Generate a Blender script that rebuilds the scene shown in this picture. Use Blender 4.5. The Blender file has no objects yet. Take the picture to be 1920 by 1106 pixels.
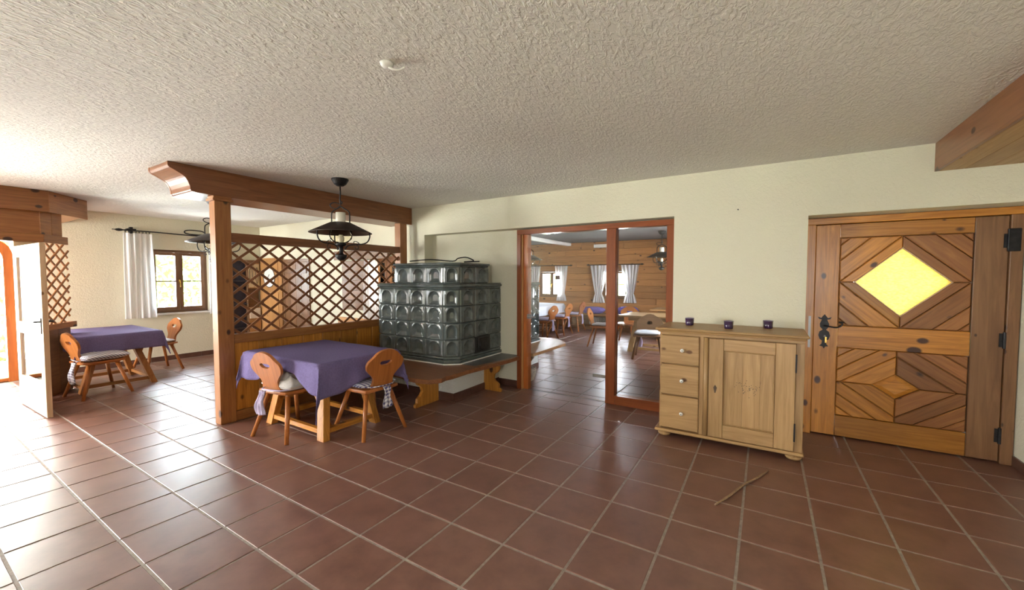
import bpy, bmesh, math, random
from mathutils import Vector, Matrix
random.seed(7)
S = bpy.context.scene
COL = S.collection
PI = math.pi
T = .375                                   # tile pitch

# ------------------------------------------------------------------ camera
CAM = Vector((2.72025, -1.858275, 1.4927625))
YAW, PITCH = .557, .0421
F_ = Vector((-math.sin(YAW)*math.cos(PITCH), math.cos(YAW)*math.cos(PITCH), -math.sin(PITCH)))
R_ = Vector((math.cos(YAW), math.sin(YAW), 0)); U_ = R_.cross(F_)
cd = bpy.data.cameras.new('camera'); co = bpy.data.objects.new('camera', cd); COL.objects.link(co)
co.matrix_world = Matrix(((R_.x, U_.x, -F_.x, CAM.x), (R_.y, U_.y, -F_.y, CAM.y), (R_.z, U_.z, -F_.z, CAM.z), (0, 0, 0, 1)))
cd.sensor_width = 36; cd.lens = 763.3239*36/1920; cd.clip_start = .05; cd.clip_end = 200
S.camera = co
def project(p):
    d = Vector(p)-CAM; z = d.dot(F_)
    return (960+763.3239*d.dot(R_)/z, 553-763.3239*d.dot(U_)/z, z)

# ------------------------------------------------------------------ world, light, exposure
W = bpy.data.worlds.new('World'); S.world = W; W.use_nodes = True
bg = W.node_tree.nodes['Background']; bg.inputs[0].default_value = (.86, .93, 1.0, 1); bg.inputs[1].default_value = 7.0
def sun(name, d, e, col, ang):
    l = bpy.data.lights.new(name, 'SUN'); l.energy = e; l.color = col; l.angle = ang
    o = bpy.data.objects.new(name, l); COL.objects.link(o); o.rotation_euler = Vector(d).to_track_quat('-Z', 'Y').to_euler()
sun('sun', (-.45, .5, -.75), 60.0, (1, .95, .86), .02)
def area(name, loc, d, sx, sy, power, col=(.95, .97, 1)):
    l = bpy.data.lights.new(name, 'AREA'); l.shape = 'RECTANGLE'; l.size = sx; l.size_y = sy; l.energy = power; l.color = col
    o = bpy.data.objects.new(name, l); COL.objects.link(o); o.location = loc
    o.rotation_euler = Vector(d).to_track_quat('-Z', 'Y').to_euler()
# daylight standing in the windows and glazed doors; the front pair is added light
area('daylight_window', (-6.8, 1.30, 1.5), (1, 0, -.15), .95, 1.2, 85, (.74, .86, 1))
area('daylight_entrance', (-6.8, -1.40, 1.2), (1, .1, -.05), 1.3, 1.9, 170, (.96, .98, 1))
area('daylight_terrace_window', (-6.8, -3.55, 1.25), (1, .12, .1), 2.0, 2.1, 300, (.97, .98, 1))
area('daylight_front_window', (-5.3, -5.3, 1.35), (.25, 1, .1), 1.6, 1.8, 300, (1, .98, .94))  # unseen source, added to light the back wall from the front left
area('added_front_light_b', (3.2, -5.3, 1.45), (-.1, 1, .05), 1.2, 1.3, 70, (1, .97, .90))  # unseen fill, added to brighten the dresser from the front right
area('daylight_stube_window', (-3.05, 10.25, 1.35), (0, -1, -.2), .9, .9, 75, (.86, .93, 1))
area('daylight_stube_window_b', (-.95, 10.25, 1.35), (0, -1, -.2), .9, .9, 75, (.86, .93, 1))
area('daylight_stube_side_window', (3.4, 6.6, 1.4), (-1, 0, -.2), 2.4, 1.2, 150, (.86, .93, 1))
area('daylight_nook_window', (-2.65, 3.5, 1.45), (0, -1, -.1), .6, .85, 12, (1, .98, .9))
vs = S.view_settings; vs.view_transform = 'Standard'; vs.look = 'None'; vs.exposure = 1.2; vs.gamma = 1; vs.use_curve_mapping = False

# ------------------------------------------------------------------ materials
MATS = {}
def newmat(n):
    m = bpy.data.materials.new(n); m.use_nodes = True; nt = m.node_tree
    return m, nt, nt.nodes['Principled BSDF']
def N(nt, t, **k):
    n = nt.nodes.new(t)
    for a, v in k.items():
        if a in n.bl_rna.properties: setattr(n, a, v)
    return n
def mixc(nt, fac, a, b, blend='MIX'):
    n = nt.nodes.new('ShaderNodeMix'); n.data_type = 'RGBA'; n.blend_type = blend
    for i, v in ((0, fac), (6, a), (7, b)):
        if hasattr(v, 'is_linked'): nt.links.new(v, n.inputs[i])
        elif i == 0: n.inputs[0].default_value = v
        else: n.inputs[i].default_value = (*v, 1)
    return n.outputs[2]
def math_(nt, op, a, b=None):
    n = nt.nodes.new('ShaderNodeMath'); n.operation = op
    for i, v in ((0, a), (1, b)):
        if v is None: continue
        if hasattr(v, 'is_linked'): nt.links.new(v, n.inputs[i])
        else: n.inputs[i].default_value = v
    return n.outputs[0]
def ramp(nt, src, stops):
    n = nt.nodes.new('ShaderNodeValToRGB'); e = n.color_ramp.elements
    while len(e) < len(stops): e.new(.5)
    for k, (p, c) in enumerate(stops): e[k].position = p; e[k].color = (*c, 1)
    nt.links.new(src, n.inputs[0]); return n.outputs[0]
def bump(nt, bsdf, h, st, dist=.01):
    b = nt.nodes.new('ShaderNodeBump'); b.inputs['Strength'].default_value = st; b.inputs['Distance'].default_value = dist
    nt.links.new(h, b.inputs['Height']); nt.links.new(b.outputs[0], bsdf.inputs['Normal'])
def coords(nt, rnd=True):
    tc = nt.nodes.new('ShaderNodeTexCoord'); v = tc.outputs['Object']
    oi = nt.nodes.new('ShaderNodeObjectInfo')
    if rnd:
        m = nt.nodes.new('ShaderNodeVectorMath'); m.operation = 'MULTIPLY_ADD'
        cmb = nt.nodes.new('ShaderNodeCombineXYZ')
        for i in range(3): nt.links.new(oi.outputs['Random'], cmb.inputs[i])
        nt.links.new(cmb.outputs[0], m.inputs[0]); m.inputs[1].default_value = (31, 47, 23); nt.links.new(v, m.inputs[2]); v = m.outputs[0]
    return v, oi.outputs['Random']
def scaled(nt, v, s):
    m = nt.nodes.new('ShaderNodeMapping'); m.inputs['Scale'].default_value = s; nt.links.new(v, m.inputs[0]); return m.outputs[0]
def noise(nt, v, sc, det=4, rough=.5, dist=0):
    n = nt.nodes.new('ShaderNodeTexNoise'); n.inputs['Scale'].default_value = sc; n.inputs['Detail'].default_value = det
    n.inputs['Roughness'].default_value = rough; n.inputs['Distortion'].default_value = dist
    nt.links.new(v, n.inputs['Vector']); return n.outputs['Fac']

def wood(kind, axis):
    key = kind+axis
    if key in MATS: return MATS[key]
    c1, c2, kn, ro, var, knots = {
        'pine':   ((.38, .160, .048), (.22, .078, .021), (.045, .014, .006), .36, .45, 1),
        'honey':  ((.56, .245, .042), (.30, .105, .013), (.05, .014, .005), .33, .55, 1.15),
        'beam':   ((.27, .108, .043), (.16, .056, .021), (.05, .016, .008), .30, .2, .8),
        'dresser':((.48, .30, .135), (.32, .18, .068), (.14, .062, .022), .45, .2, .8),
        'chair':  ((.46, .165, .042), (.27, .080, .018), (.09, .024, .008), .28, .25, .3),
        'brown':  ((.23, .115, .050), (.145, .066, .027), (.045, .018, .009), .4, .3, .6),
        'red':    ((.27, .070, .018), (.185, .042, .010), (.08, .018, .006), .3, .15, .2),
        'orange': ((.52, .16, .035), (.38, .10, .02), (.15, .04, .01), .3, .1, .2),
        'log':    ((.52, .235, .075), (.34, .14, .040), (.09, .034, .014), .45, .4, 1),
        'pale':   ((.55, .40, .26), (.42, .28, .165), (.2, .11, .05), .4, .2, .5),
        'light':  ((.50, .27, .105), (.40, .195, .066), (.25, .12, .04), .4, .2, .6),
    }[kind]
    m, nt, b = newmat('wood_'+kind+'_'+axis)
    v, rnd = coords(nt)
    along, ac = .55, 9.0
    s = tuple(along if a == axis else ac for a in 'xyz')
    g = noise(nt, scaled(nt, v, s), 2.6, 8, .62, 1.6)
    col = ramp(nt, g, [(.3, c2), (.68, c1)])
    k3 = tuple(4.2 if a == axis else 6.5 for a in 'xyz')
    vo = nt.nodes.new('ShaderNodeTexVoronoi'); vo.inputs['Scale'].default_value = 1.0; nt.links.new(scaled(nt, v, k3), vo.inputs['Vector'])
    sc_ = nt.nodes.new('ShaderNodeSeparateColor'); nt.links.new(vo.outputs['Color'], sc_.inputs[0])
    kd = math_(nt, 'ADD', vo.outputs['Distance'], math_(nt, 'MULTIPLY', sc_.outputs[0], .20))
    f = ramp(nt, kd, [(.165*knots+.001, (1, 1, 1)), (.215*knots+.01, (0, 0, 0))])
    col = mixc(nt, f, col, kn)
    dk = math_(nt, 'ADD', math_(nt, 'MULTIPLY', rnd, var), 1-var/2)
    cm = nt.nodes.new('ShaderNodeCombineXYZ')
    for i in range(3): nt.links.new(dk, cm.inputs[i])
    col = mixc(nt, 1.0, col, cm.outputs[0], 'MULTIPLY')
    nt.links.new(col, b.inputs['Base Color']); b.inputs['Roughness'].default_value = ro
    bump(nt, b, g, .12, .004)
    MATS[key] = m; return m
def plain(n, c, ro=.5, metal=0, noise_amt=.1, sc=20, bmp=0, spec=.5, coat=0):
    if n in MATS: return MATS[n]
    m, nt, b = newmat(n); v, _ = coords(nt)
    f = noise(nt, v, sc, 5)
    lo = tuple(x*(1-noise_amt) for x in c); hi = tuple(min(1, x*(1+noise_amt)) for x in c)
    nt.links.new(ramp(nt, f, [(.3, lo), (.7, hi)]), b.inputs['Base Color'])
    b.inputs['Roughness'].default_value = ro; b.inputs['Metallic'].default_value = metal; b.inputs['Specular IOR Level'].default_value = spec
    b.inputs['Coat Weight'].default_value = coat
    if bmp: bump(nt, b, f, bmp, .01)
    MATS[n] = m; return m
def plaster(n, c, sc, st, stretch=(1, 1, 1)):
    m, nt, b = newmat(n); v, _ = coords(nt, False)
    vv = scaled(nt, v, stretch)
    f1 = noise(nt, vv, sc, 3, .6, .8); f2 = noise(nt, v, 1.3, 3)
    col = ramp(nt, f2, [(.3, tuple(x*.96 for x in c)), (.7, c)])
    nt.links.new(col, b.inputs['Base Color']); b.inputs['Roughness'].default_value = .9; b.inputs['Specular IOR Level'].default_value = .2
    bump(nt, b, ramp(nt, f1, [(.42, (0, 0, 0)), (.62, (1, 1, 1))]), st, .012)
    MATS[n] = m; return m
M_WALL = plaster('wall_plaster', (.69, .66, .525), 42, .22)
M_CEIL = plaster('ceiling_plaster', (.735, .705, .655), 27, .45, (1.7, .8, 1))
M_PLINTH = plaster('plinth_plaster', (.82, .82, .78), 60, .7)
def tile_mat():
    m, nt, b = newmat('terracotta_tile'); v, rnd = coords(nt)
    f = noise(nt, v, 7, 6, .6); f2 = noise(nt, v, 60, 3)
    c = ramp(nt, f, [(.3, (.150, .068, .050)), (.72, (.245, .120, .088))])
    c = mixc(nt, math_(nt, 'MULTIPLY', rnd, .35), c, (.20, .10, .078))
    nt.links.new(c, b.inputs['Base Color'])
    r = math_(nt, 'ADD', math_(nt, 'MULTIPLY', f, .18), .28); nt.links.new(r, b.inputs['Roughness'])
    b.inputs['Specular IOR Level'].default_value = .62
    bump(nt, b, mixc(nt, .25, ramp(nt, f, [(0, (0, 0, 0)), (1, (1, 1, 1))]), ramp(nt, f2, [(0, (0, 0, 0)), (1, (1, 1, 1))])), .10, .004)
    MATS['tile'] = m; return m
M_TILE = tile_mat()
M_GROUT = plain('grout', (.36, .31, .27), .85, 0, .2, 40, .2)
M_SKIRT = plain('skirting_tile', (.10, .045, .032), .35, 0, .2, 12, .05)
def glaze_mat():
    m, nt, b = newmat('glazed_stove_tile'); v, rnd = coords(nt)
    f = noise(nt, v, 9, 5, .6)
    c = ramp(nt, f, [(.3, (.070, .086, .085)), (.7, (.125, .150, .148))])
    c = mixc(nt, math_(nt, 'MULTIPLY', rnd, .4), c, (.045, .062, .060))
    nt.links.new(c, b.inputs['Base Color']); b.inputs['Roughness'].default_value = .10; b.inputs['Coat Weight'].default_value = .6; b.inputs['Coat Roughness'].default_value = .05
    bump(nt, b, f, .06, .01); return m
M_GLAZE = glaze_mat()
M_IRON = plain('wrought_iron', (.022, .021, .022), .45, .6, .3, 30, .2)
M_TIN = plain('shade_metal', (.055, .042, .036), .4, .7, .3, 14)
M_TINW = plain('shade_inner', (.55, .5, .42), .5, 0, .05)
M_BRASS = plain('brass', (.62, .42, .12), .25, 1, .1)
M_STEEL = plain('brushed_steel', (.36, .35, .34), .5, .9, .05)
M_WHITE = plain('white_paint', (.80, .79, .76), .5, 0, .04)
M_PORC = plain('porcelain', (.82, .80, .76), .15, 0, .02)
M_BLACK = plain('soot_black', (.012, .012, .012), .5, 0, .2)
M_SLATE = plain('slate', (.085, .085, .088), .32, 0, .3, 8)
M_DARKB = plain('dark_blue_back', (.030, .030, .055), .6, 0, .2)
M_CEIL_SHADE = plain('shaded_ceiling', (.16, .15, .15), .9, 0, .1, 3)  # dark grey puts the parlour ceiling's shade into its colour
M_PURPLE = plain('purple_cloth', (.155, .125, .262), .9, 0, .14, 70, .12, .1)
M_LILAC = plain('lilac_cloth', (.50, .44, .60), .9, 0, .08, 60, .1, .1)
M_CREAM = plain('cream_cloth', (.52, .49, .47), .9, 0, .08, 50, .15, .1)
M_WCLOTH = plain('white_cloth', (.74, .76, .82), .9, 0, .05, 50, .1, .1)
M_PCUSH = plain('purple_cushion', (.15, .12, .42), .8, 0, .15, 30, .1, .1)
M_CUP = plain('purple_glass', (.045, .018, .065), .12, 0, .2, 8, 0, .6, .5)
M_WAX = plain('rim_glass', (.55, .5, .6), .2)
M_TWIG = plain('twig_bark', (.30, .19, .11), .8, 0, .3, 40)
M_LEAF = plain('hedge_leaf', (.46, .56, .26), .7, 0, .5, 3)
M_GRASS = plain('lawn', (.13, .24, .06), .9, 0, .3, 2)
M_PAVE = plain('paving', (.60, .57, .52), .9, 0, .1, 3)
M_BASKET = plain('wicker', (.62, .55, .45), .8, 0, .3, 60)
M_FLAMEG = plain('milk_glass', (.75, .72, .62), .2, 0, .03)
M_ORN = plain('painted_black', (.03, .028, .028), .5)
M_PICT = plain('small_print', (.10, .05, .05), .6, 0, .6, 25)
def gingham(n, dark, k, rot=0):
    m, nt, b = newmat(n); v, _ = coords(nt, False)
    mp = nt.nodes.new('ShaderNodeMapping'); mp.inputs['Rotation'].default_value = (0, 0, rot); nt.links.new(v, mp.inputs[0])
    sp = nt.nodes.new('ShaderNodeSeparateXYZ'); nt.links.new(mp.outputs[0], sp.inputs[0])
    xz = sp.outputs[0]; yz = math_(nt, 'ADD', sp.outputs[1], sp.outputs[2])
    st = lambda s: math_(nt, 'GREATER_THAN', math_(nt, 'FRACT', math_(nt, 'MULTIPLY', s, k)), .5)
    f = math_(nt, 'MULTIPLY', math_(nt, 'ADD', st(xz), st(yz)), .5)
    c = ramp(nt, f, [(0, (.74, .72, .76)), (1, dark)])
    nt.links.new(c, b.inputs['Base Color']); b.inputs['Roughness'].default_value = .9; b.inputs['Specular IOR Level'].default_value = .1
    MATS[n] = m; return m
M_GING = gingham('gingham_violet', (.085, .075, .20), 26)
M_GINGS = gingham('gingham_mauve', (.16, .13, .17), 30)
def glass_mat(n, tint=(1, 1, 1), refl=.9, rough=.02, ior=1.4):
    m = bpy.data.materials.new(n); m.use_nodes = True; nt = m.node_tree; nt.nodes.clear()
    o = nt.nodes.new('ShaderNodeOutputMaterial'); mx = nt.nodes.new('ShaderNodeMixShader'); tr = nt.nodes.new('ShaderNodeBsdfTransparent'); gl = nt.nodes.new('ShaderNodeBsdfGlossy')
    fr = nt.nodes.new('ShaderNodeFresnel'); fr.inputs[0].default_value = ior
    tr.inputs[0].default_value = (*tint, 1); gl.inputs['Roughness'].default_value = rough; gl.inputs[0].default_value = (refl, refl, refl, 1)
    nt.links.new(fr.outputs[0], mx.inputs[0]); nt.links.new(tr.outputs[0], mx.inputs[1]); nt.links.new(gl.outputs[0], mx.inputs[2]); nt.links.new(mx.outputs[0], o.inputs[0])
    return m
M_GLASS = glass_mat('window_glass'); M_LAMPG = glass_mat('lamp_glass', (.96, .93, .84), .9, .05, 1.12)
def amber_mat():
    m = bpy.data.materials.new('textured_amber_glass'); m.use_nodes = True; nt = m.node_tree; nt.nodes.clear()
    o = nt.nodes.new('ShaderNodeOutputMaterial'); mx = nt.nodes.new('ShaderNodeMixShader'); tr = nt.nodes.new('ShaderNodeBsdfTranslucent'); gl = nt.nodes.new('ShaderNodeBsdfGlossy')
    v, _ = coords(nt); f = noise(nt, scaled(nt, v, (1, 1, 2)), 55, 3)
    nt.links.new(ramp(nt, f, [(.3, (.40, .37, .15)), (.7, (.52, .49, .25))]), tr.inputs[0]); gl.inputs['Roughness'].default_value = .15
    b = nt.nodes.new('ShaderNodeBump'); b.inputs['Strength'].default_value = .6; nt.links.new(f, b.inputs['Height'])
    nt.links.new(b.outputs[0], gl.inputs['Normal']); nt.links.new(b.outputs[0], tr.inputs['Normal'])
    mx.inputs[0].default_value = .06
    nt.links.new(tr.outputs[0], mx.inputs[1]); nt.links.new(gl.outputs[0], mx.inputs[2]); nt.links.new(mx.outputs[0], o.inputs[0]); return m
M_AMBER = amber_mat()
def curtain_mat():
    m = bpy.data.materials.new('sheer_curtain'); m.use_nodes = True; nt = m.node_tree; nt.nodes.clear()
    o = nt.nodes.new('ShaderNodeOutputMaterial'); mx = nt.nodes.new('ShaderNodeMixShader'); tr = nt.nodes.new('ShaderNodeBsdfTranslucent'); df = nt.nodes.new('ShaderNodeBsdfDiffuse')
    v, _ = coords(nt); f = noise(nt, v, 90, 2)
    nt.links.new(ramp(nt, f, [(.2, (.80, .80, .82)), (.8, (.92, .92, .93))]), df.inputs[0]); tr.inputs[0].default_value = (.92, .92, .94, 1); mx.inputs[0].default_value = .45
    nt.links.new(df.outputs[0], mx.inputs[1]); nt.links.new(tr.outputs[0], mx.inputs[2]); nt.links.new(mx.outputs[0], o.inputs[0]); return m
M_CURT = curtain_mat()

# ------------------------------------------------------------------ mesh helpers
class MB:
    def __init__(s): s.v = []; s.f = []
    def add(s, vs, fs):
        o = len(s.v); s.v += [tuple(p) for p in vs]; s.f += [tuple(o+i for i in f) for f in fs]; return s
    def box(s, x0, x1, y0, y1, z0, z1):
        return s.add([(x0, y0, z0), (x1, y0, z0), (x1, y1, z0), (x0, y1, z0), (x0, y0, z1), (x1, y0, z1), (x1, y1, z1), (x0, y1, z1)],
                     [(0, 3, 2, 1), (4, 5, 6, 7), (0, 1, 5, 4), (1, 2, 6, 5), (2, 3, 7, 6), (3, 0, 4, 7)])
    def hexa(s, lo, hi):      # two quads of four points
        return s.add(list(lo)+list(hi), [(0, 3, 2, 1), (4, 5, 6, 7), (0, 1, 5, 4), (1, 2, 6, 5), (2, 3, 7, 6), (3, 0, 4, 7)])
    def prism(s, pts, t0, t1, plane='xy'):
        def p(a, b, t): return {'xy': (a, b, t), 'xz': (a, t, b), 'yz': (t, a, b)}[plane]
        n = len(pts); vs = [p(a, b, t0) for a, b in pts]+[p(a, b, t1) for a, b in pts]
        fs = [tuple(range(n-1, -1, -1)), tuple(range(n, 2*n))]+[(i, (i+1) % n, n+(i+1) % n, n+i) for i in range(n)]
        return s.add(vs, fs)
    def ring(s, outer, inner, t0, t1, plane='xz'):
        def p(a, b, t): return {'xy': (a, b, t), 'xz': (a, t, b), 'yz': (t, a, b)}[plane]
        n = len(outer); vs = []
        for t in (t0, t1):
            vs += [p(a, b, t) for a, b in outer]; vs += [p(a, b, t) for a, b in inner]
        fs = []
        for i in range(n):
            j = (i+1) % n
            fs += [(i, j, n+j, n+i), (2*n+i, 3*n+i, 3*n+j, 2*n+j), (i, 2*n+i, 2*n+j, j), (n+i, n+j, 3*n+j, 3*n+i)]
        return s.add(vs, fs)
    def tube(s, pts, r, n=8, cap=True):
        pts = [Vector(p) for p in pts]; rs = r if isinstance(r, (list, tuple)) else [r]*len(pts)
        vs = []; up = None
        for i, p in enumerate(pts):
            d = (pts[min(i+1, len(pts)-1)]-pts[max(i-1, 0)]).normalized()
            if up is None: up = Vector((0, 0, 1)) if abs(d.z) < .9 else Vector((1, 0, 0))
            a = d.cross(up).normalized(); b = a.cross(d).normalized(); up = b
            for k in range(n):
                t = 2*PI*k/n; vs.append(p+a*math.cos(t)*rs[i]+b*math.sin(t)*rs[i])
        fs = [(i*n+k, i*n+(k+1) % n, (i+1)*n+(k+1) % n, (i+1)*n+k) for i in range(len(pts)-1) for k in range(n)]
        if cap: fs += [tuple(range(n-1, -1, -1)), tuple((len(pts)-1)*n+k for k in range(n))]
        return s.add(vs, fs)
    def lathe(s, prof, n=24, c=(0, 0, 0)):
        vs = [(c[0]+r*math.cos(2*PI*k/n), c[1]+r*math.sin(2*PI*k/n), c[2]+z) for r, z in prof for k in range(n)]
        fs = [(i*n+k, i*n+(k+1) % n, (i+1)*n+(k+1) % n, (i+1)*n+k) for i in range(len(prof)-1) for k in range(n)]
        return s.add(vs, fs)
    def grid(s, fn, nu, nv):
        vs = [fn(i/nu, j/nv) for j in range(nv+1) for i in range(nu+1)]
        fs = [(j*(nu+1)+i, j*(nu+1)+i+1, (j+1)*(nu+1)+i+1, (j+1)*(nu+1)+i) for j in range(nv) for i in range(nu)]
        return s.add(vs, fs)
    def mesh(s, name, mat, smooth=False):
        me = bpy.data.meshes.new(name); me.from_pydata(s.v, [], s.f)
        bm = bmesh.new(); bm.from_mesh(me); bmesh.ops.recalc_face_normals(bm, faces=bm.faces)
        bm.to_mesh(me); bm.free()
        if mat: me.materials.append(mat)
        if smooth: me.polygons.foreach_set('use_smooth', [True]*len(me.polygons))
        me.update(); return me
    def build(s, name, mat, parent=None, loc=(0, 0, 0), rot=(0, 0, 0), smooth=False, bev=0, seg=2, solid=0, sub=0):
        return link(name, s.mesh(name, mat, smooth), parent, loc, rot, bev, seg, solid, sub)
def link(name, me, parent=None, loc=(0, 0, 0), rot=(0, 0, 0), bev=0, seg=2, solid=0, sub=0):
    o = bpy.data.objects.new(name, me); COL.objects.link(o); o.parent = parent; o.location = loc; o.rotation_euler = rot
    if solid:
        m = o.modifiers.new('solid', 'SOLIDIFY'); m.thickness = solid; m.offset = 0
    if bev:
        m = o.modifiers.new('bevel', 'BEVEL'); m.width = bev; m.segments = seg; m.limit_method = 'ANGLE'; m.angle_limit = .6
    if sub:
        m = o.modifiers.new('sub', 'SUBSURF'); m.levels = sub; m.render_levels = sub
    return o
def box(name, mat, x0, x1, y0, y1, z0, z1, parent=None, bev=.003, off=(0, 0, 0)):
    """box whose own origin is its bottom centre; coordinates are in the parent's space"""
    cx, cy = (x0+x1)/2, (y0+y1)/2
    return MB().box(x0-cx, x1-cx, y0-cy, y1-cy, 0, z1-z0).build(name, mat, parent, (cx-off[0], cy-off[1], z0-off[2]), bev=bev, seg=1)
def tag(o, label, cat=None, group=None, kind=None):
    o['label'] = label
    if cat: o['category'] = cat
    if group: o['group'] = group
    if kind: o['kind'] = kind
    return o
def thing(name, label, cat, loc=(0, 0, 0), rz=0, group=None):
    o = bpy.data.objects.new(name, None); COL.objects.link(o); o.location = loc; o.rotation_euler = (0, 0, rz); o.empty_display_size = .1
    return tag(o, label, cat, group)
def struct(name, label, cat, loc=(0, 0, 0)):
    o = thing(name, label, cat, loc); o['kind'] = 'structure'; return o
def copy_tree(o, parent=None):
    c = o.copy(); COL.objects.link(c); c.parent = parent
    for ch in list(o.children): copy_tree(ch, c)
    return c
def circ(n, rx, ry, cx=0, cy=0, a0=0): return [(cx+rx*math.cos(a0+2*PI*k/n), cy+ry*math.sin(a0+2*PI*k/n)) for k in range(n)]
def smoothpath(pts, n=6):
    pts = [Vector(p) for p in pts]; out = []
    for i in range(len(pts)-1):
        p0, p1, p2, p3 = pts[max(i-1, 0)], pts[i], pts[i+1], pts[min(i+2, len(pts)-1)]
        for k in range(n):
            t = k/n
            out.append(.5*((2*p1)+(p2-p0)*t+(2*p0-5*p1+4*p2-p3)*t*t+(3*p1-p0-3*p2+p3)*t**3))
    return out+[pts[-1]]
def wall(name, label, axis, t0, t1, u0, u1, z0, z1, holes, mat):
    """wall slab: axis 'x' runs along x (thickness in y), 'y' runs along y"""
    b = MB(); us = sorted({u0, u1, *[h[0] for h in holes], *[h[1] for h in holes]}); us = [u for u in us if u0 <= u <= u1]
    for a, c in zip(us, us[1:]):
        hs = sorted([(h[2], h[3]) for h in holes if h[0] <= a and h[1] >= c]); z = z0
        for h0, h1 in hs+[(z1, z1)]:
            if h0 > z+1e-6:
                b.box(a, c, t0, t1, z, h0) if axis == 'x' else b.box(t0, t1, a, c, z, h0)
            z = max(z, h1)
    return tag(b.build(name, mat), label, 'wall', None, 'structure')

# ------------------------------------------------------------------ floor with single tiles
XL, XR, YF, YB, ZC = -6.45, 4.42, -5.0, 2.70, 2.56
DXL, DXR, DYB = -5.0, 2.95, 9.8
fl = tag(MB().box(XL-.3, 6.2, YF-.3, DYB+.3, -.14, -.003).build('floor', M_GROUT), 'brown terracotta tiled floor with pale grout joints', 'floor', None, 'structure')
tm = MB(); h = (T-.014)/2; c_ = .002
tm.add([(-h, -h, -.012), (h, -h, -.012), (h, h, -.012), (-h, h, -.012), (-h, -h, -c_), (h, -h, -c_), (h, h, -c_), (-h, h, -c_), (-h+c_, -h+c_, 0), (h-c_, -h+c_, 0), (h-c_, h-c_, 0), (-h+c_, h-c_, 0)],
       [(0, 1, 5, 4), (1, 2, 6, 5), (2, 3, 7, 6), (3, 0, 4, 7), (4, 5, 9, 8), (5, 6, 10, 9), (6, 7, 11, 10), (7, 4, 8, 11), (8, 9, 10, 11)])
tme = tm.mesh('tile', M_TILE)
cells = []
for i in range(math.floor(XL/T), math.ceil(6/T)):
    for j in range(math.floor(YF/T), math.ceil(DYB/T)):
        x, y = (i+.5)*T, (j+.5)*T
        if x-h < XL-.2 or (y < 2.9 and x > XR+.2) or (y > 3.0 and not DXL < x < DXR): continue
        px, py, z = project((x, y, 0))
        vis = z > .3 and -60 < px < 1980 and py < 1180
        if y > 3.0: vis = vis and 985 < px < 1240
        cells.append((z if vis else 1e3+abs(z), x, y))
cells.sort()
for d, x, y in cells[:300]:
    o = link('tile', tme, fl, (x, y, random.uniform(-.0006, .0006)), (random.uniform(-.0012, .0012), random.uniform(-.0012, .0012), random.choice((0, PI/2, PI, -PI/2))))
rest = MB()
for d, x, y in cells[300:]:
    rest.add([(a+x, b+y, c) for a, b, c in tm.v], tm.f)
o = rest.build('tile_field', M_TILE, fl); o['kind'] = 'stuff'

# ------------------------------------------------------------------ ceiling and walls of the hall
cl = MB().box(XL-.3, XR+.3, YF-.3, YB+.4, ZC, ZC+.2).build('ceiling', M_CEIL); tag(cl, 'rough white plastered ceiling of the hall', 'ceiling', None, 'structure')
wall('wall_left', 'white plaster wall with the small hedge window', 'y', XL-.3, XL, YF-.3, YB+.4, 0, ZC,
     [(.86, 1.74, .86, 2.0), (-2.05, -.66, 0, 2.06), (-4.55, -2.55, .25, 2.3)], M_WALL)
WIN2 = (-3.0, -2.30, .96, 1.85)
wall('wall_back', 'pale plaster wall above the glazed door and dresser', 'x', YB, 2.88, XL, XR, 0, ZC,
     [(-1.68, 1.89, 0, 2.14), (3.035, XR, 0, 2.055), WIN2], M_WALL)
wall('wall_back_inner', 'white plaster back of the stove niche', 'x', 2.88, 3.06, XL, XR, 0, ZC,
     [(-.07, 1.86, 0, 2.12), (3.035, XR, 0, 2.055), WIN2], M_WALL)
wall('wall_right', 'white plaster wall beside the wooden entrance door', 'y', XR, XR+.3, YF-.3, 3.06, 0, ZC, [], M_WALL)
wall('wall_front', 'white plaster wall behind the viewer', 'x', YF-.3, YF, XL, XR, 0, ZC, [(-6.1, -4.5, .4, 2.3), (2.6, 3.8, .8, 2.1)], M_WALL)
# skirting tiles
def skirting(name, label, x0, y0, x1, y1, gaps=()):
    r = struct(name, label, 'baseboard', (0, 0, 0)); L = math.hypot(x1-x0, y1-y0); a = math.atan2(y1-y0, x1-x0)
    n = max(1, round(L/T)); w = L/n
    me = MB().box(.002, w-.003, -.012, 0, 0, .085).mesh('skirting_tile', M_SKIRT)
    for k in range(n):
        link('skirting_tile', me, r, (x0+math.cos(a)*w*k, y0+math.sin(a)*w*k, 0), (0, 0, a))
skirting('baseboard_left', 'brown tile skirting under the hedge window', XL, -.3, XL, 2.7)
skirting('baseboard_right', 'brown tile skirting at the wall by the entrance door', XR, 2.93, XR, -1.5)
skirting('baseboard_back', 'brown tile skirting behind the pine dresser', 1.90, YB, 3.03, YB)
skirting('baseboard_niche', 'short brown tile skirting between bench and glazed door', -.44, 2.88, -.10, 2.88)
# wood-clad beam box on the right
bt = struct('trim_1', 'reddish wood-clad downstand beam at the upper right', 'beam', (3.86, 0, 0))
box('side_board', wood('beam', 'y'), 3.84, 3.865, -4.9, YB, 2.336, ZC, bt, .002, (3.86, 0, 0))
for k in range(4):
    x0 = 3.866+k*.14
    box('soffit_board', wood('dresser', 'y'), x0, min(x0+.138, XR), -4.9, YB, 2.336, 2.36, bt, .002, (3.86, 0, 0))

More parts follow.
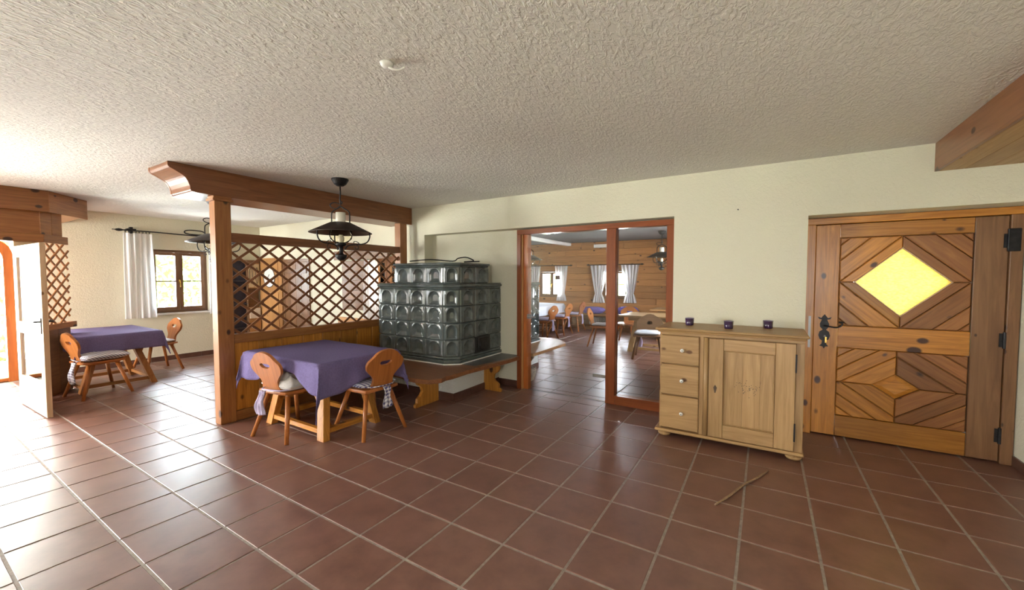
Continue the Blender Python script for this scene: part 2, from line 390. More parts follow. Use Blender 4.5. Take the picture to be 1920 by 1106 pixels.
# ------------------------------------------------------------------ entrance door (door_1)
def clip(poly, a, b, c):                       # keep a*x+b*y<=c
    out = []
    for k in range(len(poly)):
        p, q = poly[k], poly[(k+1) % len(poly)]; fp, fq = a*p[0]+b*p[1]-c, a*q[0]+b*q[1]-c
        if fp <= 0: out.append(p)
        if fp*fq < 0:
            t = fp/(fp-fq); out.append((p[0]+t*(q[0]-p[0]), p[1]+t*(q[1]-p[1])))
    return out
def inset(poly, d):
    ar = sum(poly[k][0]*poly[(k+1) % len(poly)][1]-poly[(k+1) % len(poly)][0]*poly[k][1] for k in range(len(poly)))
    if ar < 0: poly = poly[::-1]
    out = poly
    for k in range(len(poly)):
        p, q = poly[k], poly[(k+1) % len(poly)]; ex, ey = q[0]-p[0], q[1]-p[1]; L = math.hypot(ex, ey)
        if L < 1e-6: continue
        nx, ny = ey/L, -ex/L; out = clip(out, nx, ny, nx*p[0]+ny*p[1]-d)
        if len(out) < 3: return []
    return out
def board2d(name, poly, y0, y1, ang, kind, parent, off):
    """slanted board in an xz plane; local x runs along the grain"""
    cx = sum(p[0] for p in poly)/len(poly); cz = sum(p[1] for p in poly)/len(poly); ca, sa = math.cos(ang), math.sin(ang)
    loc = [((p[0]-cx)*ca+(p[1]-cz)*sa, -(p[0]-cx)*sa+(p[1]-cz)*ca) for p in poly]
    i1 = inset(loc, .006) or loc
    b = MB()
    if len(i1) == len(loc):
        lo = loc if sum(loc[k][0]*loc[(k+1) % len(loc)][1]-loc[(k+1) % len(loc)][0]*loc[k][1] for k in range(len(loc))) > 0 else loc[::-1]
        # chamfered front
        n = len(lo)
        def near(p): return min(i1, key=lambda q: (q[0]-p[0])**2+(q[1]-p[1])**2)
        fr = [near(p) for p in lo]
        vs = [(p[0], y1, p[1]) for p in lo]+[(p[0], y0+.006, p[1]) for p in lo]+[(p[0], y0, p[1]) for p in fr]
        fs = [tuple(range(n)), tuple(range(2*n, 3*n))]+[(k, (k+1) % n, n+(k+1) % n, n+k) for k in range(n)]+[(n+k, n+(k+1) % n, 2*n+(k+1) % n, 2*n+k) for k in range(n)]
        b.add(vs, fs)
    else: b.prism(loc, y0, y1, 'xz')
    return b.build(name, wood(kind, 'x'), parent, (cx-off[0], -off[1], cz-off[2]), (0, -ang, 0))
D0 = (3.72, 2.95, 0)
d1 = struct('door_1', 'wide pine entrance door with a diamond glass pane and diagonal boards', 'door', D0)
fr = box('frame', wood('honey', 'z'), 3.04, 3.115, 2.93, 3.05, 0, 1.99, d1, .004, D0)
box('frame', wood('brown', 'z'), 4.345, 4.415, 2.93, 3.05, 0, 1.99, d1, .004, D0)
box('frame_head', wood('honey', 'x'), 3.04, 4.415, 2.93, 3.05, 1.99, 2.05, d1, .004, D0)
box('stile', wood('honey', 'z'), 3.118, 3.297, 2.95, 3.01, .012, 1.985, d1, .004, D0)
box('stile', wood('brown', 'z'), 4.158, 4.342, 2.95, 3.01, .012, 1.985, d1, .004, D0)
for z0, z1 in ((1.862, 1.985), (.848, 1.048), (.012, .205)):
    box('rail', wood('honey', 'x'), 3.30, 4.155, 2.95, 3.01, z0, z1, d1, .004, D0)
box('backing_panel', wood('brown', 'x'), 3.298, 4.157, 3.0, 3.02, .205, .848, d1, 0, D0)
cxp, czp = 3.7275, 1.455
bo = [(3.298, 1.04), (cxp, 1.04), (4.157, 1.04), (4.157, czp), (4.157, 1.87), (cxp, 1.87), (3.298, 1.87), (3.298, czp)]
bi = [(cxp-.16, czp-.155), (cxp, czp-.31), (cxp+.16, czp-.155), (cxp+.32, czp), (cxp+.16, czp+.155), (cxp, czp+.31), (cxp-.16, czp+.155), (cxp-.32, czp)]
MB().ring([(x-D0[0], z) for x, z in bo], [(x-D0[0], z) for x, z in bi], .05, .07, 'xz').build('backing_panel', wood('brown', 'x'), d1)
box('weather_bar', wood('brown', 'x'), 3.115, 4.345, 3.012, 3.04, 0, .03, d1, 0, D0)
box('door_stop', wood('brown', 'x'), 3.115, 4.345, 3.012, 3.04, 1.96, 1.99, d1, 0, D0)
box('door_stop', wood('brown', 'z'), 3.115, 3.135, 3.012, 3.04, .03, 1.96, d1, 0, D0)
box('door_stop', wood('brown', 'z'), 4.325, 4.345, 3.012, 3.04, .03, 1.96, d1, 0, D0)
def diamond_panel(x0, x1, z0, z1, cx, cz, a, b, bands):
    for sx in (-1, 1):
        for sz in (-1, 1):
            q = [(x0 if sx < 0 else cx, z0 if sz < 0 else cz), (cx if sx < 0 else x1, z0 if sz < 0 else cz), (cx if sx < 0 else x1, cz if sz < 0 else z1), (x0 if sx < 0 else cx, cz if sz < 0 else z1)]
            na, nb = sx/a, sz/b
            for lo, hi in bands:
                p = clip(q, na, nb, hi+na*cx+nb*cz); p = clip(p, -na, -nb, -(lo+na*cx+nb*cz))
                if len(p) < 3: continue
                p = inset(p, .0022)
                if len(p) < 3: continue
                ang = math.atan2(-sx*sz*b, a)
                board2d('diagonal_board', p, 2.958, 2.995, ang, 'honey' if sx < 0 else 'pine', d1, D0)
diamond_panel(3.30, 4.155, 1.05, 1.86, 3.7275, 1.455, .427, .405, [(.735, 1.0), (1.0, 1.48), (1.48, 1.83), (1.83, 3)])
diamond_panel(3.30, 4.155, .207, .846, 3.715, .525, .385, .272, [(.41, 1.0), (1.0, 1.47), (1.47, 1.92), (1.92, 3.5)])
pyr = MB(); A, B = .155, .108
pyr.add([(-A, .012, 0), (0, .012, -B), (A, .012, 0), (0, .012, B), (-A*.62, -.004, 0), (0, -.004, -B*.62), (A*.62, -.004, 0), (0, -.004, B*.62)], [(0, 1, 5, 4), (1, 2, 6, 5), (2, 3, 7, 6), (3, 0, 4, 7), (4, 5, 6, 7)])
pyr.build('centre_panel', wood('honey', 'x'), d1, (3.715-D0[0], 2.968-D0[1], .525))
dm = lambda k: [(-.427*k, 0), (0, -.405*k), (.427*k, 0), (0, .405*k)]
tag(MB().prism(dm(.745), -.004, .004, 'xz').build('pane', M_AMBER, d1, (3.7275-D0[0], .03, 1.455)), 'textured yellow diamond glass pane')
MB().ring(dm(.752), dm(.728), -.004, .012, 'xz').build('glazing_bead', wood('pale', 'x'), d1, (3.7275-D0[0], .012, 1.455))
# handle
hp = MB()
hp.prism([(0, .15), (.025, .115), (.052, .125), (.042, .105), (.02, .10), (.035, .06), (.033, .03), (.012, .005), (.036, -.015), (.044, -.05), (.034, -.085), (.014, -.10), (.018, -.13), (.034, -.15), (.010, -.155), (0, -.175),
          (-.010, -.155), (-.034, -.15), (-.018, -.13), (-.014, -.10), (-.034, -.085), (-.044, -.05), (-.036, -.015), (-.012, .005), (-.033, .03), (-.035, .06), (-.02, .10), (-.042, .105), (-.052, .125), (-.025, .115)], -.008, 0, 'xz')
hd = hp.build('handle_plate', M_IRON, d1, (3.20-D0[0], 0, 1.0)); tag(hd, 'black wrought iron handle plate')
MB().tube(smoothpath([(0, 0, .045), (0, -.045, .045), (.03, -.055, .04), (.08, -.055, .035), (.115, -.055, .05), (.125, -.055, .075), (.10, -.055, .085), (.14, -.055, .085)]), .007).build('lever', M_IRON, hd, smooth=True)
MB().lathe([(0, 0), (.012, 0), (.012, .02), (0, .02)], 12).build('lock_cylinder', M_STEEL, hd, (0, -.008, -.055), (PI/2, 0, 0), True)
MB().box(.003, .017, -.04, -.036, -.115, -.06).build('key', M_BRASS, hd)
box('strike_plate', M_STEEL, 3.075, 3.095, 2.925, 2.93, .83, 1.13, d1, 0, D0)
for z in (.16, .93, 1.72):
    k = MB(); k.lathe([(0, 0), (.012, 0), (.012, .13), (0, .13)], 10); k.box(-.03, .03, .0, .006, .01, .12)
    k.build('hinge', M_IRON, d1, (4.343-D0[0], -.008, z), smooth=False)
box('closer_box', M_IRON, 4.33, 4.40, 2.925, 2.945, 1.70, 1.88, d1, .004, D0)

# ------------------------------------------------------------------ glazed door with side light (door_2)
G0 = (.88, 2.85, 0)
d2 = struct('door_2', 'glazed door and side light in a red-brown wooden frame', 'door', G0)
box('jamb', wood('red', 'z'), -.105, -.045, 2.80, 2.92, 0, 2.065, d2, .003, G0)
box('jamb_liner', wood('light', 'z'), -.045, -.028, 2.82, 2.92, 0, 2.065, d2, .002, G0)
box('jamb_liner', wood('orange', 'z'), -.028, .045, 2.845, 2.925, 0, 2.065, d2, .002, G0)
box('head', wood('red', 'x'), -.105, 1.875, 2.80, 2.92, 2.066, 2.128, d2, .003, G0)
box('mullion', wood('red', 'z'), 1.125, 1.235, 2.80, 2.92, 0, 2.065, d2, .003, G0)
box('jamb', wood('red', 'z'), 1.80, 1.875, 2.80, 2.92, 0, 2.065, d2, .003, G0)
box('bottom_rail', wood('red', 'x'), 1.236, 1.799, 2.80, 2.92, .0, .105, d2, .003, G0)
box('threshold', M_STEEL, .06, 1.125, 2.845, 2.865, 0, .004, d2, 0, G0)
box('side_pane', M_GLASS, 1.236, 1.80, 2.858, 2.866, .106, 2.065, d2, 0, G0)
gl = box('door_leaf', M_GLASS, .03, 1.118, 2.832, 2.842, .012, 2.055, d2, 0, G0)
for z in (.30, 1.86):
    b = MB(); b.box(-.16, .02, -.014, .02, -.02, .02); b.box(-.002, .02, -.02, .02, -.075, .02)
    b.build('hinge', M_STEEL, gl, (.545, 0, z), bev=.003)
b = MB(); b.box(-.03, .02, -.022, .03, -.03, .03); b.tube(smoothpath([(0, -.02, 0), (0, -.06, 0), (.03, -.065, 0), (.12, -.065, 0)]), .010); b.build('handle', M_STEEL, gl, (-.50, 0, .97), bev=.003)

# ------------------------------------------------------------------ windows
def window(name, label, axis, t, u0, u1, z0, z1, kind, inward, handle=True, bars=1, fw=.055, leaves=2, mat=None):
    """casement window in a wall opening. axis 'y': wall runs along y at x=t; inward = sign toward the room"""
    um = (u0+u1)/2
    loc = (t, um, z0) if axis == 'y' else (um, t, z0)
    w = struct(name, label, 'window', loc); wz, wu = wood(kind, 'z'), wood(kind, axis)
    def bx(nm, mat, a0, a1, d0, d1_, h0, h1, par=w, bev=.003):
        a0 -= um; a1 -= um; d0, d1_ = sorted((d0*inward, d1_*inward)); h0 -= z0; h1 -= z0
        if axis == 'y': return box(nm, mat, d0, d1_, a0, a1, h0, h1, par, bev)
        return box(nm, mat, a0, a1, d0, d1_, h0, h1, par, bev)
    bx('frame', wz, u0, u0+fw*.8, -.05, .02, z0, z1); bx('frame', wz, u1-fw*.8, u1, -.05, .02, z0, z1)
    bx('frame_head', wu, u0+fw*.8, u1-fw*.8, -.05, .02, z1-fw*.8, z1); bx('frame_sill', wu, u0+fw*.8, u1-fw*.8, -.05, .02, z0, z0+fw*.8)
    a, c = u0+fw*.8+.002, u1-fw*.8-.002; lz0, lz1 = z0+fw*.8+.002, z1-fw*.8-.002
    for k in range(leaves):
        l0, l1 = a+(c-a)*k/leaves, a+(c-a)*(k+1)/leaves-.002
        cas = bx('casement', wz, l0, l0+fw, -.035, .035, lz0, lz1)
        ox, oy, oz = cas.location
        def sub(nm, mat, *q, bev=.002):
            o = bx(nm, mat, *q, par=cas, bev=bev); o.location = (o.location.x-ox, o.location.y-oy, o.location.z-oz); return o
        sub('casement_stile', wz, l1-fw, l1, -.035, .035, lz0, lz1)
        sub('casement_rail', wu, l0+fw, l1-fw, -.035, .035, lz0, lz0+fw); sub('casement_rail', wu, l0+fw, l1-fw, -.035, .035, lz1-fw, lz1)
        for q in range(bars):
            zz = lz0+(lz1-lz0)*(q+1)/(bars+1); sub('glazing_bar', wu, l0+fw, l1-fw, -.02, .02, zz-.011, zz+.011)
        for q in range(bars+1):
            p0 = lz0+fw if q == 0 else lz0+(lz1-lz0)*q/(bars+1)+.011; p1 = lz1-fw if q == bars else lz0+(lz1-lz0)*(q+1)/(bars+1)-.011
            sub('pane', mat or M_GLASS, l0+fw, l1-fw, -.004, .004, p0, p1, bev=0)
    if handle:
        zz = (z0+z1)/2-.02
        hb = bx('handle', M_BRASS, um-.014, um+.014, .035, .045, zz-.02, zz+.05)
        hb2 = bx('handle_lever', M_BRASS, um-.008, um+.008, .06, .075, zz-.09, zz+.02)
    return w
window('window_1', 'small casement window facing the hedge behind the carved post', 'y', XL-.10, .86, 1.74, .86, 2.0, 'brown', 1)
tag(box('window_sill', M_WHITE, XL-.10, XL+.03, .82, 1.80, .825, .86), 'white sill board under the hedge window', 'sill', None, 'structure')
window('window_2', 'casement window behind the lattice next to the stove', 'x', 2.85, *WIN2, 'pine', -1, False)
window('added_window_6', 'tall window added for light in the far left of the wall behind the viewer', 'x', YF-.12, -6.1, -4.5, .4, 2.3, 'pine', 1, False, 0)  # unseen opening, added to let in light from the front left
window('added_window_8', 'small window added for light in the wall behind the viewer', 'x', YF-.12, 2.6, 3.8, .8, 2.1, 'pine', 1, False, 0)  # unseen opening, added to let in light from the front right
window('window_7', 'large terrace window left of the porch', 'y', XL-.12, -4.55, -2.55, .25, 2.3, 'pine', 1, False, 0)

# curtains and rods
def curtain(name, label, axis, t, u0, u1, z0, z1, inward, folds=5, amp=.025, tie=None, group=None):
    um = (u0+u1)/2; loc = (t, um, z0) if axis == 'y' else (um, t, z0)
    nu, nv = folds*8, 24
    ph = random.random()*6
    def fn(a, b):
        w = (u1-u0)*1.0; u = (a-.5)*w; k = 1
        if tie:
            zc, wmin, side = tie
            q = b*(z1-z0)+z0
            k = wmin+(1-wmin)*min(1, (abs(q-zc)/(z1-zc if q > zc else (zc-z0)*2.2))**(.8 if q > zc else .7))
            u = u*k + side*(1-k)*w*.30
        else: u *= (1.0+.12*(1-b))
        d = amp*math.sin(a*folds*2*PI+ph+.5*b)*(.5+.5*k)+amp*.4*math.sin(a*folds*4.7+b*3+ph)
        d *= inward
        return (d, u, b*(z1-z0)) if axis == 'y' else (u, d, b*(z1-z0))
    o = MB().grid(fn, nu, nv).build(name, M_CURT, None, loc, smooth=True)
    return tag(o, label, 'curtain', group)
curtain('curtain', 'white curtain hanging left of the hedge window', 'y', XL+.075, .50, .88, .80, 2.25, 1)
curtain('curtain', 'white curtain right of the hedge window, half hidden by the post', 'y', XL+.075, 1.72, 2.0, .80, 2.25, 1, 4)
rd = thing('curtain_rod', 'black wrought iron curtain rod with scroll over the hedge window', 'curtain rod', (XL+.075, 1.25, 2.29))
MB().tube(smoothpath([(0, -.78, 0), (0, -.3, 0), (0, .2, -.012), (0, .85, 0)], 4), .010, 8).build('rod', M_IRON, rd, smooth=True)
for s in (-1,):
    b = MB(); b.lathe([(0, -.10), (.007, -.10), (.007, -.06), (.020, -.03), (.024, 0), (.018, .03), (.007, .05), (.007, .08), (0, .09)], 8); b.build('finial', M_IRON, rd, (0, -.80, 0), (PI/2, 0, 0), True)
MB().tube(smoothpath([(0, .28, .0), (.01, .12, .02), (.01, .10, .06), (.01, .18, .085), (.01, .36, .08), (.01, .42, .04), (.01, .34, .01), (.01, .16, .01)], 6), .011, 6).build('scroll', M_IRON, rd, smooth=True)
b = MB(); b.box(-.07, .01, -.70, -.58, .01, .03); b.box(-.07, .0, -.66, -.62, -.05, .06); b.build('bracket', M_IRON, rd, bev=.004)
for k in range(8):
    b = MB(); b.tube([(math.cos(t)*.022, 0, math.sin(t)*.022-.015) for t in [2*PI*q/10 for q in range(11)]], .004, 5); b.build('ring', M_IRON, rd, (0, -.72+.045*k, 0), smooth=True)

# ------------------------------------------------------------------ porch (wooden draught lobby) at the left
PV = (-4.85, -.62, 0)
pv = struct('trim_2', 'wooden draught lobby with lattice side in front of the terrace door', 'porch', PV)
def pbox(*a, **k): return box(*a, off=PV, **k)
hd_poly = [(-4.78, -2.4), (-4.78, -.585), (-5.30, -.15), (XL, -.15), (XL, -2.4)]
def ppoly(name, mat, pts, z0, z1, bev=.004): return MB().prism([(x-PV[0], y-PV[1]) for x, y in pts], z0, z1).build(name, mat, pv, bev=bev, seg=1)
ppoly('soffit', wood('pine', 'y'), [(-4.80, -2.4), (-4.80, -.592), (-5.30, -.17), (XL, -.17), (XL, -2.4)], 2.33, ZC-.002)
def seg_board(name, kind, p, q, th, z0, z1, parent=pv, bev=.004):
    L = math.hypot(q[0]-p[0], q[1]-p[1]); a = math.atan2(q[1]-p[1], q[0]-p[0])
    return MB().box(0, L, 0, th, 0, z1-z0).build(name, wood(kind, 'x'), parent, (p[0]-PV[0], p[1]-PV[1], z0), (0, 0, a), bev=bev, seg=1)
seg_board('header_board', 'pine', (-4.775, -2.4), (-4.775, -.585), .03, 2.30, ZC-.001)
seg_board('header_board', 'pine', (-4.775, -.585), (-5.305, -.136), .03, 2.30, ZC-.001)
A0, A1 = (-4.86, -.648), (-5.13, -.418)               # inset slanted panel
seg_board('frieze_board', 'pine', (-4.865, -2.4), (-4.865, -.648), .03, 2.03, 2.33)
for k in range(2):
    p = tuple(A0[i]+(A1[i]-A0[i])*k/2 for i in (0, 1)); q = tuple(A0[i]+(A1[i]-A0[i])*(k+1)/2 for i in (0, 1))
    seg_board('frieze_board', 'pine', p, q, .03, 2.03, 2.33)
A2 = (-5.205, -.354)
seg_board('ledge', 'pine', (-4.835, -2.4), (-4.835, -.63), .08, 1.93, 2.03)
seg_board('ledge', 'pine', (-4.835, -.63), A2, .08, 1.93, 2.03)
seg_board('sill', 'pine', (-4.845, -.655), (-5.28, -.29), .09, .83, .905)
seg_board('panel_board', 'brown', (-4.86, -.65), (-5.02, -.514), .03, .0, .83)
seg_board('panel_board', 'brown', (-5.022, -.512), (-5.19, -.37), .03, .0, .83)
seg_board('jamb', 'pale', (-4.86, -.87), (-4.86, -.648), .06, 0, 1.93)
# lattice of the porch
Lp = math.hypot(A2[0]-A0[0], A2[1]-A0[1]); ap = math.atan2(A2[1]-A0[1], A2[0]-A0[0])
def lattice(parent, org, ang, L, z0, z1, du, dz, kind, w, th, u_off=0, gap=0):
    slope = dz/du; H = z1-z0
    for sgn, lay in ((1, 0), (-1, 1)):
        n = int((L+H/slope)/du)+3
        for k in range(-2, n):
            u_a = k*du+u_off-(H/slope if sgn > 0 else 0); pts = []
            # slat centre line u = u_a + z/slope (sgn>0) or u = u_b - z/slope
            ub = u_a if sgn > 0 else k*du+u_off
            def uz(z): return ub+z/slope if sgn > 0 else ub-z/slope
            za, zb = 0, H
            # clip to 0..L
            cand = sorted([((0-ub)*slope)*sgn, ((L-ub)*slope)*sgn])
            za, zb = max(za, cand[0]), min(zb, cand[1])
            if zb-za < .03: continue
            pa, pb = (uz(za), za), (uz(zb), zb); ln = math.hypot(pb[0]-pa[0], pb[1]-pa[1]); an = math.atan2(pb[1]-pa[1], pb[0]-pa[0])
            m = Matrix.Rotation(ang, 4, 'Z') @ Matrix.Translation((pa[0], lay*th, pa[1])) @ Matrix.Rotation(-an, 4, 'Y')
            o = MB().box(-.004, ln+.004, 0, th, -w/2, w/2).build('lattice_slat', wood(kind, 'x'), parent, bev=.0015, seg=1)
            o.matrix_local = Matrix.Translation(org) @ Matrix.Translation((0, 0, z0)) @ m
lattice(pv, (A0[0]-PV[0], A0[1]-PV[1], 0), ap, Lp, .905, 1.93, .17, .155, 'pine', .026, .012, .03)
# second lattice side behind (towards the terrace door)
# door leaf of the porch, standing open; its pale wood has the glare painted in
L0 = (-4.78, -.865, 0)
d3 = struct('door_3', 'half-glazed porch door standing open, glare painted in as pale wood', 'door', L0); d3.rotation_euler = (0, 0, .03)
W3 = 1.10
def lbox(nm, kind, a, x0, x1, z0, z1, y0=-.022, y1=.022): return box(nm, wood(kind, a) if isinstance(kind, str) else kind, x0, x1, y0, y1, z0, z1, d3, .003)
lbox('stile', 'pale', 'z', 0, .13, .012, 1.86); lbox('stile', 'pale', 'z', W3-.13, W3, .012, 1.86)
lbox('rail', 'pale', 'x', .132, W3-.132, 1.73, 1.86); lbox('rail', 'pale', 'x', .132, W3-.132, .86, .99); lbox('rail', 'pale', 'x', .132, W3-.132, .012, .36)
lbox('pane', M_GLASS, 'x', .132, W3-.132, .99, 1.73, -.004, .004); lbox('pane', M_GLASS, 'x', .132, W3-.132, .36, .86, -.004, .004)
b = MB(); b.box(-.02, .02, -.03, -.022, -.09, .08); b.box(-.02, .02, .022, .03, -.09, .08)
for s in (-1, 1): b.tube(smoothpath([(0, s*.02, .04), (0, s*.06, .04), (-.03, s*.07, .04), (-.13, s*.07, .045)]), .009)
b.build('handle', M_IRON, d3, (W3-.06, 0, .99))
# terrace door in the outer wall with round-cornered orange frame
E0 = (XL-.1, -1.36, 0)
d4 = struct('door_4', 'orange arched frame of the terrace door beyond the porch', 'door', E0)
def arch(w, hgt, r, n=6):
    pts = [(-w, 0), (w, 0)]
    pts += [(w-r+r*math.cos(t), hgt-r+r*math.sin(t)) for t in [PI/2*k/n for k in range(n+1)]]
    pts += [(-w+r-r*math.sin(t), hgt-r+r*math.cos(t)) for t in [PI/2*k/n for k in range(n+1)]]
    return pts
MB().ring(arch(.69, 2.05, .22), [(a, max(b, .0)) for a, b in arch(.60, 1.96, .20)], -.06, .06, 'yz').build('frame', wood('orange', 'z'), d4, bev=.004)
MB().box(-.005, .005, -.60, .60, .03, 1.95).build('pane', M_GLASS, d4)
box('bottom_rail', wood('orange', 'y'), -.03, .03, -.60, .60, 0, .05, d4)

# ------------------------------------------------------------------ carved ceiling beam and lattice partition
BM = (-2.15, 1.2, 2.31)
prof = [(-.33, .25)]
prof += [tuple(p[:2]) for p in smoothpath([(-.33, .25, 0), (-.325, .205, 0), (-.27, .175, 0), (-.20, .13, 0), (-.165, .06, 0), (-.155, .012, 0), (-.10, 0, 0)], 4)[1:]]
prof += [(2.69, 0), (2.69, .25)]
bb = struct('trim_3', 'big red-brown ceiling beam with a curved cut end', 'beam', (-2.15, 0, 2.31))
for x0, x1 in ((-1.93-.03, -1.93), (-2.40, -2.37)):
    MB().prism(prof, x0+2.15, x1+2.15, 'yz').build('side_board', wood('beam', 'y'), bb, bev=.003, seg=1)
prof2 = [(min(y+.003, 2.68), z+.001 if z < .24 else z-.003) for y, z in prof]
MB().prism(prof2, -2.37+2.15, -1.96+2.15, 'yz').build('core_board', wood('beam', 'x'), bb, bev=0)
pt = thing('lattice_partition', 'pine partition with diagonal lattice screen under the carved beam', 'partition', (-1.98, .1, 0))
PO = (-1.98, .1, 0)
post = box('post', wood('pine', 'z'), -2.05, -1.93, .035, .18, 0, 2.26, pt, .004, PO)
box('capital', wood('pine', 'y'), -2.07, -1.91, .015, .20, 2.26, 2.285, pt, .004, PO)
box('capital', wood('pine', 'y'), -2.06, -1.92, .025, .19, 2.285, 2.309, pt, .004, PO)
post2 = box('post', wood('pine', 'z'), -2.05, -1.93, 2.45, 2.585, 0, 2.309, pt, .004, PO)
box('top_rail', wood('beam', 'y'), -2.03, -1.945, .182, 2.448, 1.86, 1.955, pt, .003, PO)
box('bottom_rail', wood('pine', 'y'), -2.03, -1.94, .182, 2.448, .812, .905, pt, .003, PO)
nb = 9
for k in range(nb):
    y0 = .182+(2.448-.182)*k/nb; y1 = .182+(2.448-.182)*(k+1)/nb-.003
    box('panel_board', wood('honey', 'z'), -2.01, -1.965, y0, y1, .10, .811, pt, .004, PO)
box('foot_rail', wood('pine', 'y'), -2.03, -1.945, .182, 2.448, 0, .10, pt, .003, PO)
lattice(pt, (-1.965-PO[0], .182-PO[1], 0), PI/2, 2.266, .905, 1.86, .205, .160, 'beam', .026, .013, .08)

# ------------------------------------------------------------------ tiled stove and its bench
def stove_tile_mesh(w, hgt, nm='stove_tile', n=30):
    rx, rz = min(.31*w, .42*hgt), .40*hgt; zc = .50*hgt; zb_ = .10*hgt
    def fn(a, b):
        x, z = (a-.5)*w*.985, b*hgt*.985+.0075*hgt
        if z > zc: sd = (1-math.hypot(x/rx, (z-zc)/rz))*rx
        else: sd = min(rx-abs(x), z-zb_)
        ed = min(w*.4925-abs(x), z, hgt-z)
        y = -.012*min(1, ed/.010)
        y -= .009*math.exp(-((sd+.004)/.007)**2)
        if sd > 0:
            q = min(1, sd/(rx*.9)); y += .008+.026*math.sin(q*PI/2)
        return (x, y, z)
    b = MB().grid(fn, n, n)
    return b.mesh(nm, M_GLAZE, True)
def build_stove(loc, label, left, right, front, back, z0, rows, hrow, fcols, scols, upper, group=None, door=True, ch=.15):
    """masonry heater; front faces -y, right side faces +x, chamfered front corners"""
    st = thing('tiled_stove', label, 'stove', loc, 0, group)
    ox, oy, oz = loc
    core = MB()
    def ch_poly(l, r, f, bk, c): return [(l+c, f), (r-c, f), (r, f+c*.85), (r, bk), (l, bk), (l, f+c*.85)]
    def course(nm, l, r, f, bk, c, z, hh, grow, mat=M_GLAZE, bev=.012):
        p = ch_poly(l-grow, r+grow, f-grow, bk, c+.3*grow)
        o = MB().prism([(x-ox, y-oy) for x, y in p], z-oz, z+hh-oz).build(nm, mat, st, bev=bev, seg=3)
        return o
    course('white_joint', left, right, front, back, ch, z0, .012, .022, M_WHITE, 0)
    course('base_moulding', left, right, front, back, ch, z0+.012, .045, .022)
    course('base_moulding', left, right, front, back, ch, z0+.057, .035, .008)
    zb = z0+.092
    course('core', left, right, front, back, ch, zb-.002, rows*hrow+.004, -.016, M_GLAZE, 0)
    fl_, frr = left+ch, right-ch
    def face(l, r, f, bk, c, z, nrow, ncf, ncs, skip=()):
        wf = (r-l-2*c)/ncf; ws = (bk-f-c*.85)/ncs; wc = math.hypot(c, c*.85)
        mf, ms, mc = stove_tile_mesh(wf, hrow), stove_tile_mesh(ws, hrow), stove_tile_mesh(wc, hrow, n=24)
        ac = math.atan2(c*.85, c)
        for rr in range(nrow):
            zz = z+rr*hrow-oz
            for k in range(ncf): link('glazed_tile', mf, st, (l+c+wf*(k+.5)-ox, f-oy, zz))
            link('glazed_tile', mc, st, (r-c/2-ox, f+c*.425-oy, zz), (0, 0, ac)); link('glazed_tile', mc, st, (l+c/2-ox, f+c*.425-oy, zz), (0, 0, -ac))
            for k in range(ncs):
                if (rr, k) in skip: continue
                link('glazed_tile', ms, st, (r-ox, f+c*.85+ws*(k+.5)-oy, zz), (0, 0, PI/2))
            for k in range(ncs): link('glazed_tile', ms, st, (l-ox, f+c*.85+ws*(k+.5)-oy, zz), (0, 0, -PI/2))
        return wf, ws
    wf, ws = face(left, right, front, back, ch, zb, rows, fcols, scols, {(0, 1)} if door else ())
    zt = zb+rows*hrow
    course('cornice', left, right, front, back, ch, zt, .022, .008); course('cornice', left, right, front, back, ch, zt+.022, .038, .030, bev=.018)
    course('cornice_top', left, right, front, back, ch, zt+.060, .010, .010)
    if upper:
        l, r, f, bk, ncf, ncs = upper; zu = zt+.070
        course('upper_core', l, r, f, bk, ch, zu-.001, hrow+.002, -.016, M_GLAZE, 0)
        face(l, r, f, bk, ch, zu, 1, ncf, ncs)
        zv = zu+hrow
        course('cornice', l, r, f, bk, ch, zv, .020, .010); course('cornice', l, r, f, bk, ch, zv+.020, .032, .034, bev=.015)
    if door:
        yd = front+ch*.85+ws
        D = MB().box(0, .022, 0, ws+.04, 0, hrow+.008).build('fire_door', M_BLACK, st, (right-.002-ox, yd-.02-oy, zb-.004-oz), bev=.004)
        MB().box(.022, .034, .065, ws+.015, .02, hrow-.012).build('door_plate', plain('cast_iron', (.05, .047, .043), .4, .7, .2), D, bev=.003)
        MB().tube(smoothpath([(.045, .075, .15), (.05, .075, .10), (.05, .055, .085), (.055, .09, .05)]), .007).build('latch', M_IRON, D, smooth=True)
    return st
BT = .44
stove = build_stove((-1.10, 2.3, BT), 'green-black glazed tile stove with arched tile niches by the lattice', -1.84, -.42, 1.86, 2.879, BT, 4, .205, 4, 3, (-1.55, -.43, 1.88, 2.60, 3, 2))
# chimney neck behind the upper block
# wire lying on the stove
tag(MB().tube(smoothpath([(-.42, -.35, .006), (-.25, -.15, .03), (-.05, .05, .012), (.0, .1, .05), (.06, .2, .065), (.12, .28, .02), (.02, .2, .006), (.2, .3, .012)]), .008, 6).build('black_cable', M_IRON, None, (-.70, 2.2, 1.697), smooth=True),
    'black cable lying loose on top of the big tiled stove', 'cable')
bn = thing('stove_bench', 'low pine bench wrapping round the big tiled stove', 'bench', (-.7, 1.9, 0)); BO = (-.7, 1.9)
top = [(-1.925, 1.30), (-.66, 1.24), (-.50, 1.195), (-.36, 1.18), (-.20, 1.22), (-.13, 1.33), (-.155, 1.42), (-.135, 1.52), (-.14, 1.80), (-.06, 2.55), (-.06, 2.875), (-1.925, 2.875)]
MB().prism([(x-BO[0], y-BO[1]) for x, y in top], .392, BT).build('seat_board', wood('beam', 'x'), bn, bev=.008)
MB().prism([(x-BO[0], y-BO[1]) for x, y in [(-.40, 2.0), (-.20, 2.0), (-.115, 2.55), (-.11, 2.87), (-.40, 2.87)]], BT, BT+.002).build('slate_inset', M_SLATE, bn)
